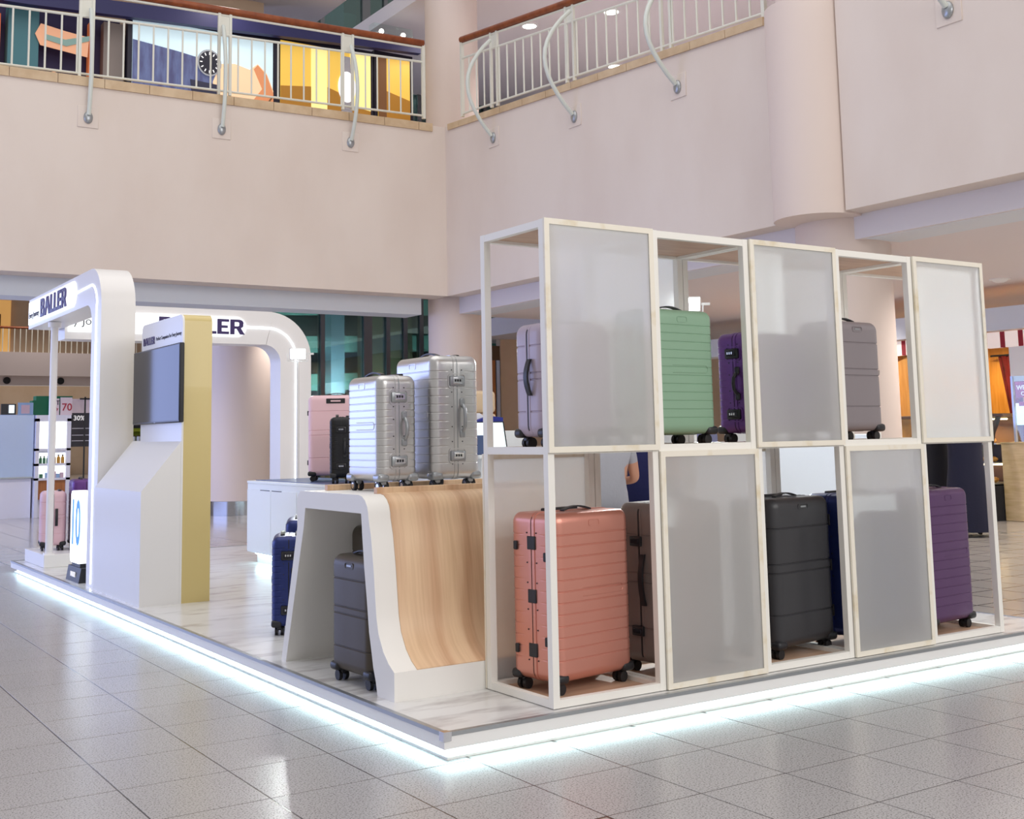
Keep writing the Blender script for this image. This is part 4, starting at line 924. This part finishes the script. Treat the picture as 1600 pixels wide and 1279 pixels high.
# ================================================================== PEOPLE
def person(label, loc, rz, pose, shirt, pants, seat=.5, sleeve=True, lean=0.0, arm=0):
    t = thing('person', label, 'person', loc, rz, None, True)
    hz = .93 if pose == 'stand' else seat+.09
    J = {}; R_ = {}; E_ = []
    def j(n, p, r, par=None, rr=None, mt=None):
        J[n] = Vector(p); R_[n] = (r, rr or r)
        if par: E_.append((par, n, mt))
    L = lambda z: -lean*(z-hz)
    j('pelvis', (0, 0, hz), .145, None, .11)
    j('waist', (0, L(hz+.2), hz+.2), .13, 'pelvis', .10, 'shirt'); j('chest', (0, L(hz+.4), hz+.40), .16, 'waist', .115, 'shirt')
    j('neck', (0, L(hz+.53)-.01, hz+.53), .055, 'chest', .055, 'skin'); j('jaw', (0, L(hz+.62)-.03, hz+.61), .07, 'neck', .075, 'skin')
    j('brow', (0, L(hz+.7)-.03, hz+.69), .078, 'jaw', .095, 'skin'); j('crown', (0, L(hz+.77)-.02, hz+.765), .06, 'brow', .075, 'skin')
    for s, q in ((-1, 'l'), (1, 'r')):
        j('sh'+q, (s*.18, L(hz+.47), hz+.46), .06, 'chest', .06, 'shirt')
        if pose == 'sit': el = (s*.25, -.06+L(hz+.2), hz+.20); wr = (s*.16, -.30, hz+.17)
        elif arm: el = (s*.27, -.02, hz+.2); wr = (s*.12, -.24, hz+.22)
        else: el = (s*.25, .03, hz+.17); wr = (s*.25, -.06, hz-.06)
        m_ = Vector(el)*.45+Vector(J['sh'+q])*.55
        j('ua'+q, m_, .05, 'sh'+q, .05, 'shirt'); j('el'+q, el, .04, 'ua'+q, .04, 'skin' if sleeve else 'shirt'); j('wr'+q, wr, .027, 'el'+q, .03, 'skin' if sleeve else 'shirt')
        d = (Vector(wr)-Vector(el)).normalized(); side = Vector((s, 0, 0)) - d*d.dot(Vector((s, 0, 0))); side.normalize(); up = d.cross(side)
        pm = Vector(wr)+d*.06; j('pa'+q, pm, .034, 'wr'+q, .018, 'skin')
        for k in range(4):
            o = (k-1.5)*.02; b = pm+d*.035+side*o; ln = (.06, .075, .07, .055)[k]
            j('f%d%sa' % (k, q), b, .009, 'pa'+q, .009, 'skin'); j('f%d%sb' % (k, q), b+d*ln*.55-up*.012*s, .0085, 'f%d%sa' % (k, q), .0085, 'skin'); j('f%d%sc' % (k, q), b+d*ln-up*.03*s, .0075, 'f%d%sb' % (k, q), .0075, 'skin')
        b = Vector(wr)+d*.03-side*.035; j('th%sa' % q, b, .011, 'wr'+q, .011, 'skin'); j('th%sb' % q, b+d*.045-side*.02, .009, 'th%sa' % q, .009, 'skin')
        j('hi'+q, (s*.095, 0 if pose == 'stand' else -.06, hz-.04), .095, 'pelvis', .09, 'pants')
        if pose == 'stand': kn, an = (s*.10, -.01, .50), (s*.10, .02, .09)
        else: kn, an = (s*.13, -.46, hz-.02), (s*.13, -.42, hz-.02-.43)
        j('kn'+q, kn, .062, 'hi'+q, .06, 'pants'); j('an'+q, an, .042, 'kn'+q, .042, 'pants')
        j('ft'+q, (an[0]*1.1, an[1]-.09, an[2]-.045), .038, 'an'+q, .032, 'shoe'); j('to'+q, (an[0]*1.15, an[1]-.17, an[2]-.055), .034, 'ft'+q, .026, 'shoe')
    names = list(J); idx = {n: i for i, n in enumerate(names)}
    me = bpy.data.meshes.new('body'); me.from_pydata([J[n][:] for n in names], [(idx[a], idx[b]) for a, b, _ in E_], [])
    o = bpy.data.objects.new('body', me); C.objects.link(o)
    sk = o.modifiers.new('skin', 'SKIN'); sk.use_smooth_shade = True
    for i, n in enumerate(names):
        me.skin_vertices[0].data[i].radius = R_[n]; me.skin_vertices[0].data[i].use_root = (n == 'pelvis')
    sb = o.modifiers.new('sub', 'SUBSURF'); sb.levels = 2; sb.render_levels = 2
    dg = bpy.context.evaluated_depsgraph_get(); em = bpy.data.meshes.new_from_object(o.evaluated_get(dg)); bpy.data.objects.remove(o)
    em.materials.clear()
    mm = {'shirt': 0, 'pants': 1, 'skin': 2, 'shoe': 3}
    for m_ in (shirt, pants, 'skin', 'black_plastic'): em.materials.append(M[m_])
    segs = [(J[a], J[b], mm[k]) for a, b, k in E_]
    for p in em.polygons:
        c = p.center; best = (9, 0)
        for a, b, k in segs:
            ab = b-a; u = max(0, min(1, (c-a).dot(ab)/max(ab.length_squared, 1e-9))); dd = (c-a-ab*u).length
            if dd < best[0]: best = (dd, k)
        p.material_index = best[1]
        if abs(c.x) < .2 and hz-.12 < c.z < hz+.1 and c.y > -.15: p.material_index = 0 if c.z > hz-.02 else 1
    em.shade_smooth(); o = bpy.data.objects.new('body', em); C.objects.link(o); o.parent = t
    b = J['brow']
    obj('hair', MB().sphere((b.x, b.y+.025, b.z+.03), .1, 16, 10, (.88, 1.08, .95)), 'hair', t)
    obj('nose', MB().sphere((b.x, b.y-.098, b.z-.045), .016, 8, 6, (.8, 1.1, 1.3)), 'skin', t)
    obj('mouth', MB().sphere((b.x, b.y-.078, b.z-.085), .018, 8, 6, (1.3, .5, .35)), 'letter_red', t)
    for s in (-1, 1):
        obj('eye', MB().sphere((b.x+s*.03, b.y-.085, b.z-.015), .011, 8, 6), 'eye_dark', t)
        obj('ear', MB().sphere((b.x+s*.082, b.y+.005, b.z-.03), .022, 8, 6, (.5, .8, 1.3)), 'skin', t)
    return t
def stool(label, x, y, z):
    t = thing('stool', label, 'stool', (x, y, 0), group='stools behind the rack')
    obj('seat', MB().lathe([(.17, 0), (.18, .015), (.17, .035)], (x, y, z-.035), 20), 'black_plastic', t)
    for a in (45, 135, 225, 315):
        c, s = math.cos(rad(a)), math.sin(rad(a)); obj('leg', MB().tube([(x+c*.11, y+s*.11, z-.035), (x+c*.18, y+s*.18, 0.0)], .012, 8), 'lamp_metal', t)
stool('stool under the person in the grey shirt', 3.42, 3.25, .50); person('person in a grey short sleeved shirt seated behind the rack', (3.42, 3.25, 0), rad(160), 'sit', 'shirt_grey', 'cloth_black', .5)
stool('stool under the person in navy', 3.98, 3.5, .50); person('person in a navy top seated behind the rack', (3.98, 3.5, 0), rad(120), 'sit', 'shirt_navy', 'cloth_black', .5, lean=.15)
t = thing('bar_stool', 'tall stool under the person in a denim blue shirt', 'stool', (4.9, 3.75, FZ), group='stools behind the rack')
obj('seat', MB().lathe([(.17, 0), (.18, .015), (.17, .035)], (4.9, 3.75, .58-.035), 20), 'black_plastic', t)
for a in (45, 135, 225, 315):
    c, s = math.cos(rad(a)), math.sin(rad(a)); obj('leg', MB().tube([(4.9+c*.11, 3.75+s*.11, .545), (4.9+c*.19, 3.75+s*.19, FZ)], .012, 8), 'lamp_metal', t)
person('person in a denim blue shirt seated behind the green suitcase', (4.9, 3.75, 0), rad(200), 'sit', 'shirt_denim', 'cloth_black', .58)
person('person in black clothes standing at the bakery counter', (10.41, 5.36, FZ), rad(120), 'stand', 'cloth_black', 'cloth_black', sleeve=False)
person('person in a long dark navy robe standing nearest the bakery case', (9.90, 4.64, FZ), rad(125), 'stand', 'cloth_darknavy', 'cloth_darknavy', sleeve=False, arm=1)
cb = [o for o in C.objects if o.type == 'EMPTY' and o.get('label', '').startswith('person in black')][0]
obj('long_coat', MB().lathe([(.24, .3), (.22, .6), (.2, .85), (.19, 1.0), (.205, 1.25), (.17, 1.42)], (0, 0, 0), 20, False), 'cloth_black', cb)
rb = [o for o in C.objects if o.type == 'EMPTY' and o.get('label', '').startswith('person in a long')][0]
obj('robe', MB().lathe([(.27, .06), (.25, .4), (.2, .8), (.19, 1.0), (.2, 1.25), (.17, 1.42)], (0, 0, 0), 20, False), 'cloth_darknavy', rb)

# ================================================================== RIGHT: BAKERY
bx = 12.5
t = thing('bakery_awning', 'red and white striped awning over the bakery front', 'awning', (bx, 6.6, 2.25))
k = 0; y_ = 4.4
while y_ < 9.6:
    obj('stripe', MB().box(bx-.05, bx+.03, y_, y_+(.075 if k % 2 else .2), 2.26, 2.48), 'awning_red' if k % 2 else 'awning_white', t, 0); y_ += .075 if k % 2 else .2; k += 1
structure('trim_7', MB().box(bx-.1, bx+.3, 3.6, 12, 2.5, 2.82), 'beam_paint', 0)
structure('wall_bakery', MB().box(bx+1.6, bx+1.75, 3.6, 12, FZ, 2.7), 'wood_warm', 0)
t = thing('wood_partition', 'orange wood partition with a slanted top beside the bakery', 'partition', (bx, 8, FZ))
obj('panel', MB().prism([(7.2, FZ), (9.3, FZ), (9.3, 1.9), (7.75, 2.08), (7.2, 2.3)], 'x', bx-.02, bx+.06), 'wood_warm', t, 0)
t = thing('bakery_curtain', 'dark red curtain on a short rod in the bakery', 'curtain', (bx+1.5, 7.2, 1.0))
pts = []
for i in range(25):
    u = i/24; pts.append((6.28+.55*u, bx+1.45+.03*math.sin(u*28)))
v = []; f = []
for i, (yy, xx) in enumerate(pts):
    u = i/24
    v += [(xx, yy, 2.24), (xx, 6.28+(yy-6.28)*.62, .9)]
for i in range(24): f.append((2*i, 2*i+2, 2*i+3, 2*i+1))
cm = MB().add(v, f); cm.add([(p[0]+.012, p[1], p[2]) for p in v], [q[::-1] for q in f]); obj('cloth', cm, 'curtain_red', t)
obj('rod', MB().tube([(bx+1.45, 6.2, 2.25), (bx+1.45, 6.95, 2.25)], .015, 8), 'black_plastic', t)
t = thing('cake_case', 'curved glass bakery case with lit pastries', 'display case', (bx-.2, 6.4, FZ))
obj('base', MB().box(bx-.5, bx+.3, 5.75, 7.6, FZ, .36), 'cloth_black', t, 0)
obj('back', MB().box(bx+.26, bx+.3, 5.75, 7.6, .36, 1.30), 'case_brown', t, 0)
obj('roof', MB().bev(bx-.2, bx+.32, 5.72, 7.62, 1.30, 1.345, .006, 1), 'case_brown', t)
for z in (.38, .66, .92): obj('shelf', MB().box(bx-.42+(z-.38)*.3, bx+.26, 5.80, 7.58, z, z+.015), 'alu_trim', t, 0)
fo_ = [(bx-.5, .36), (bx-.5, .6), (bx-.46, .85), (bx-.38, 1.08), (bx-.22, 1.30)]
obj('front_glass', MB().band(fo_, [(p[0]+.006, p[1]) for p in fo_], 'y', 5.80, 7.6), 'case_glass', t)
for y0 in (5.755,): obj('end_frame', MB().band([(p[0]-.02, p[1]) for p in fo_], [(p[0]+.05, p[1]) for p in fo_], 'y', y0, y0+.045), 'black_plastic', t)
obj('light_tube', MB().tube([(bx+.1, 5.85, .64), (bx+.1, 7.55, .64)], .014, 8), 'case_light', t)
obj('light_tube', MB().tube([(bx+.1, 5.85, 1.27), (bx+.1, 7.55, 1.27)], .010, 8), 'case_light', t)
k = 0
for zi, z in enumerate((.395, .675, .935)):
    for i in range(9 if zi == 0 else 6):
        yy = 5.95+i*(.18 if zi == 0 else .27)
        p = tag(obj('pastry', MB().sphere((bx-.15+.1*(i % 2), yy, z+.04), .075, 10, 6, (1.1, .9, .55)), 'pastry'), ('golden pastry on the bottom shelf of the bakery case', 'golden pastry on the middle shelf of the bakery case', 'golden pastry on the top shelf of the bakery case')[zi], 'pastry', 'pastries in the bakery case')
t = thing('wood_counter', 'pale wood counter front at the right edge', 'counter', (bx-.1, 5.0, FZ))
obj('front', MB().bev(bx-.25, bx+.2, 3.7, 5.74, FZ, .93, .006, 1), 'wood_pale', t, 0)
obj('edge', MB().box(bx-.256, bx+.2, 3.7, 5.745, .93, .95), 'wood_pale', t, 0)
t = thing('glass_screen', 'clear upright screen on the pale wood counter', 'screen', (bx-.1, 5.0, .95))
obj('pane', MB().box(bx-.1, bx-.09, 3.8, 5.60, .95, 1.85), 'case_glass', t, 0)
obj('edge_post', MB().box(bx-.115, bx-.075, 5.59, 5.62, .95, 1.85), 'panel_blue', t, 0)
t = thing('hanging_board', 'white hanging board over the wood counter at the right edge', 'board', (bx, 5.0, 1.8))
obj('board', MB().box(bx-.04, bx, 3.9, 5.66, 1.78, 2.26), 'white_paint', t, 0)
t = thing('menu_sign', 'magenta menu sign with white lettering over the wood counter', 'sign', (bx+.05, 5.4, 1.56))
obj('board', MB().box(bx+.02, bx+.05, 4.6, 5.64, 1.56, 1.77), 'sign_magenta', t, 0)
obj('lettering', placed(text_mb('WEDNESDAY', .085, .002, .002), FACE_NX, (bx+.017, 5.62, 1.665)), 'letter_white', t, 0)
obj('lettering', placed(text_mb('CHILL', .075, .001, .002), FACE_NX, (bx+.017, 5.56, 1.585)), 'letter_white', t, 0)
t = thing('menu_screen', 'bright bluish screen below the magenta sign at the right edge', 'screen', (bx+.05, 5.4, 1.2))
obj('panel', MB().box(bx+.02, bx+.06, 4.6, 5.66, 1.18, 1.48), 'screen_light', t, 0)
obj('header', MB().box(bx+.015, bx+.02, 4.6, 5.60, 1.44, 1.50), 'sign_magenta', t, 0)
obj('tag_card', MB().box(bx+.012, bx+.02, 5.2, 5.53, 1.49, 1.56), 'sign_orange', t, 0)
for lab, x_, y_ in (('round white smoke detector on the right ceiling', 11.9, 5.35),):
    t = thing('smoke_detector', lab, 'smoke detector', (x_, y_, 3.10))
    obj('body', MB().lathe([(.05, -.05), (.09, -.03), (.11, 0)], (x_, y_, 3.142), 20), 'white_paint', t)
    obj('base', MB().lathe([(.14, -.012), (.14, 0)], (x_, y_, 3.142), 20), 'white_paint', t)

# ================================================================== LEFT: STALL BEHIND THE PLATFORM
sy = 17.5
t = thing('stall_counter', 'pale blue reflective stall counter at the left edge', 'counter', (1.7, sy, FZ))
obj('front_panel', MB().bev(1.40, 2.02, sy, sy+.5, .59, 1.67, .01, 1), 'panel_blue', t)
obj('base', MB().box(1.45, 2.0, sy+.05, sy+.45, FZ, .59), 'cab_white', t, 0)
obj('base_trim', MB().box(1.40, 2.02, sy-.006, sy+.5, .575, .60), 'alu_trim', t, 0)
t = thing('lit_cabinet', 'white display cabinet with three lit bays of bottles', 'cabinet', (2.3, sy, FZ))
obj('carcass', MB().box(2.03, 2.62, sy+.02, sy+.4, FZ, 1.66), 'cab_white', t, 0)
for nm, z0, z1 in (('lit_bay', 1.08, 1.55), ('lit_bay', .82, 1.0), ('lit_bay', .57, .78)): obj(nm, MB().box(2.09, 2.55, sy+.012, sy+.03, z0, z1), 'cab_lit', t, 0)
for nm, z0, z1 in (('bay_frame', 1.04, 1.08), ('bay_frame', .78, .82), ('bay_frame', .53, .57), ('bay_frame', 1.55, 1.66)): obj(nm, MB().box(2.03, 2.62, sy-.10, sy+.02, z0, z1), 'cab_white', t, 0)
obj('side_frame', MB().box(2.03, 2.09, sy-.1, sy+.02, FZ, 1.6), 'cab_white', t, 0); obj('side_frame', MB().box(2.55, 2.62, sy-.1, sy+.02, FZ, 1.6), 'cab_white', t, 0)
obj('drawer', MB().box(2.09, 2.55, sy-.06, sy+.02, .2, .53), 'wood_orange', t, 0)
def bottle(label, x_, z, m, h=.13, r=.026):
    t = thing('bottle', label, 'bottle', (x_, sy-.04, z), group='bottles in the lit cabinet')
    obj('body', MB().lathe([(r, 0), (r, h*.65), (r*.4, h*.8), (r*.4, h*.86)], (x_, sy-.04, z), 10), m, t)
    obj('cap', MB().lathe([(r*.5, h*.86), (r*.5, h)], (x_, sy-.04, z), 10), 'black_plastic', t)
for i, x_ in enumerate((2.13, 2.19, 2.25)): bottle('small green bottle on the middle shelf of the lit cabinet', x_, .82, 'bottle_green')
for i, x_ in enumerate((2.36, 2.43, 2.50)): bottle('small amber bottle on the middle shelf of the lit cabinet', x_, .82, 'amber_glass', .15, .03)
for i, (x_, m_) in enumerate(((2.14, 'bottle_green'), (2.24, 'box_blue'), (2.36, 'box_pastel'), (2.42, 'box_blue'), (2.49, 'box_pastel'))):
    tag(obj('carton', MB().bev(x_-.03, x_+.03, sy-.07, sy-.01, .57, .64+.02*(i % 3), .002, 1), m_), ('small green carton on the lowest lit shelf', 'left blue carton on the lowest lit shelf', 'left pink carton on the lowest lit shelf', 'right blue carton on the lowest lit shelf', 'right pink carton on the lowest lit shelf')[i], 'carton', 'cartons in the lit cabinet')
tag(obj('green_crate', MB().prism([(2.0, 1.66), (2.68, 1.66), (2.68, 2.0), (2.06, 2.0), (2.06, 1.92), (2.0, 1.92)], 'y', sy+.1, sy+.35), 'green_box', None, 0), 'green box on top of the lit cabinet', 'box')
def sign(label, x0, x1, z0, z1, y, m, lines):
    t = thing('sign', label, 'sign', ((x0+x1)/2, y, z0))
    obj('board', MB().box(x0, x1, y, y+.02, z0, z1), m, t, 0)
    for (tx, x_, z, s, mm) in lines: obj('lettering', placed(text_mb(tx, s, .002, .002), FACE_NY, (x_, y-.003, z)), mm, t, 0)
    return t
sign('pale price sign with a large red 70 on the lit cabinet', 2.44, 2.64, 1.66, 1.97, sy-.05, 'poster_pink', [('70', 2.46, 1.74, .18, 'letter_red')])
sign('pale sign reading FT next to the 70 sign', 2.26, 2.42, 1.66, 1.95, sy-.05, 'poster_pink', [('FT', 2.31, 1.84, .11, 'text_dark'), ('only', 2.3, 1.75, .06, 'letter_red')])
t = sign('tall dark price list with EXCLUSIVE OFFER header and 30', 2.66, 3.10, 1.10, 1.95, sy+.1, 'poster_grey', [('30%', 2.70, 1.57, .12, 'letter_white'), ('EXCLUSIVE OFFER', 2.68, 1.74, .05, 'letter_red')])
obj('header', MB().box(2.66, 3.10, sy+.094, sy+.1, 1.70, 1.95), 'poster_pink', t, 0)
for z in (1.2, 1.3, 1.42): obj('row_line', MB().box(2.68, 3.06, sy+.094, sy+.1, z, z+.01), 'cab_white', t, 0)
t = thing('banner_stand', 'black cross-topped stand before the dark price list', 'stand', (2.85, sy-.1, FZ))
obj('upright', MB().box(2.84, 2.865, sy-.1, sy-.08, FZ, 1.98), 'black_plastic', t, 0); obj('crossbar', MB().box(2.76, 2.94, sy-.1, sy-.08, 1.93, 1.96), 'black_plastic', t, 0)
t = thing('small_screen', 'small tabletop screen at the left end of the stall', 'screen', (1.58, sy, 1.67))
obj('case', MB().box(1.48, 1.72, sy+.05, sy+.12, 1.67, 1.86), 'black_plastic', t, 0); obj('glass', MB().box(1.60, 1.69, sy+.04, sy+.05, 1.7, 1.84), 'screen_light', t, 0)
t = thing('leaflet_board', 'pastel picture board standing on the stall counter', 'board', (1.87, sy, 1.67))
obj('board', MB().box(1.75, 2.0, sy+.03, sy+.06, 1.67, 1.88), 'box_blue', t, 0); obj('picture', MB().box(1.80, 1.94, sy+.024, sy+.03, 1.69, 1.84), 'box_pastel', t, 0)
# shelf unit seen between portal and kiosk
gy = 20.0
t = thing('green_shelf_unit', 'lime green shelf unit seen between portal and kiosk', 'shelf', (4.4, gy, FZ))
obj('back', MB().box(4.0, 4.75, gy+.3, gy+.34, FZ, 1.45), 'shop_green', t, 0)
for z in (.85, 1.15, 1.38): obj('shelf', MB().box(4.0, 4.75, gy, gy+.3, z, z+.04), 'shop_green', t, 0)
for i in range(7):
    j_ = thing('jar', 'white lidded jar in the row on the lime green shelf', 'jar', (4.08+i*.1, gy+.08, 1.19), group='jars on the lime green shelf')
    obj('body', MB().lathe([(.04, 0), (.042, .07), (.036, .09)], (4.08+i*.1, gy+.08, 1.19), 10), 'paper_white', j_); obj('lid', MB().lathe([(.04, .09), (.04, .11)], (4.08+i*.1, gy+.08, 1.19), 10), 'case_brown', j_)
t = thing('black_fridge', 'black tall cabinet above the lime green shelf', 'cabinet', (4.4, gy+.4, 1.45))
obj('case', MB().box(3.9, 4.9, gy+.36, gy+.8, FZ, 2.42), 'black_plastic', t, 0); obj('lower_panel', MB().box(3.9, 4.9, gy+.35, gy+.36, 1.5, 1.92), 'poster_grey', t, 0); obj('light_bar', MB().box(3.95, 4.8, gy+.34, gy+.35, 1.98, 1.995), 'sign_lit', t, 0)

t = thing('white_half_panel', 'white half-height panel on the right platform edge behind the rack', 'panel', (4.17, 1.75, 0))
obj('panel', MB().bev(4.15, 4.20, 1.30, 2.25, 0, 1.12, .004, 1), 'counter_white', t, 0)
obj('edge_post', MB().box(4.14, 4.21, 1.24, 1.30, 0, 1.13), 'rack_white', t, 0)
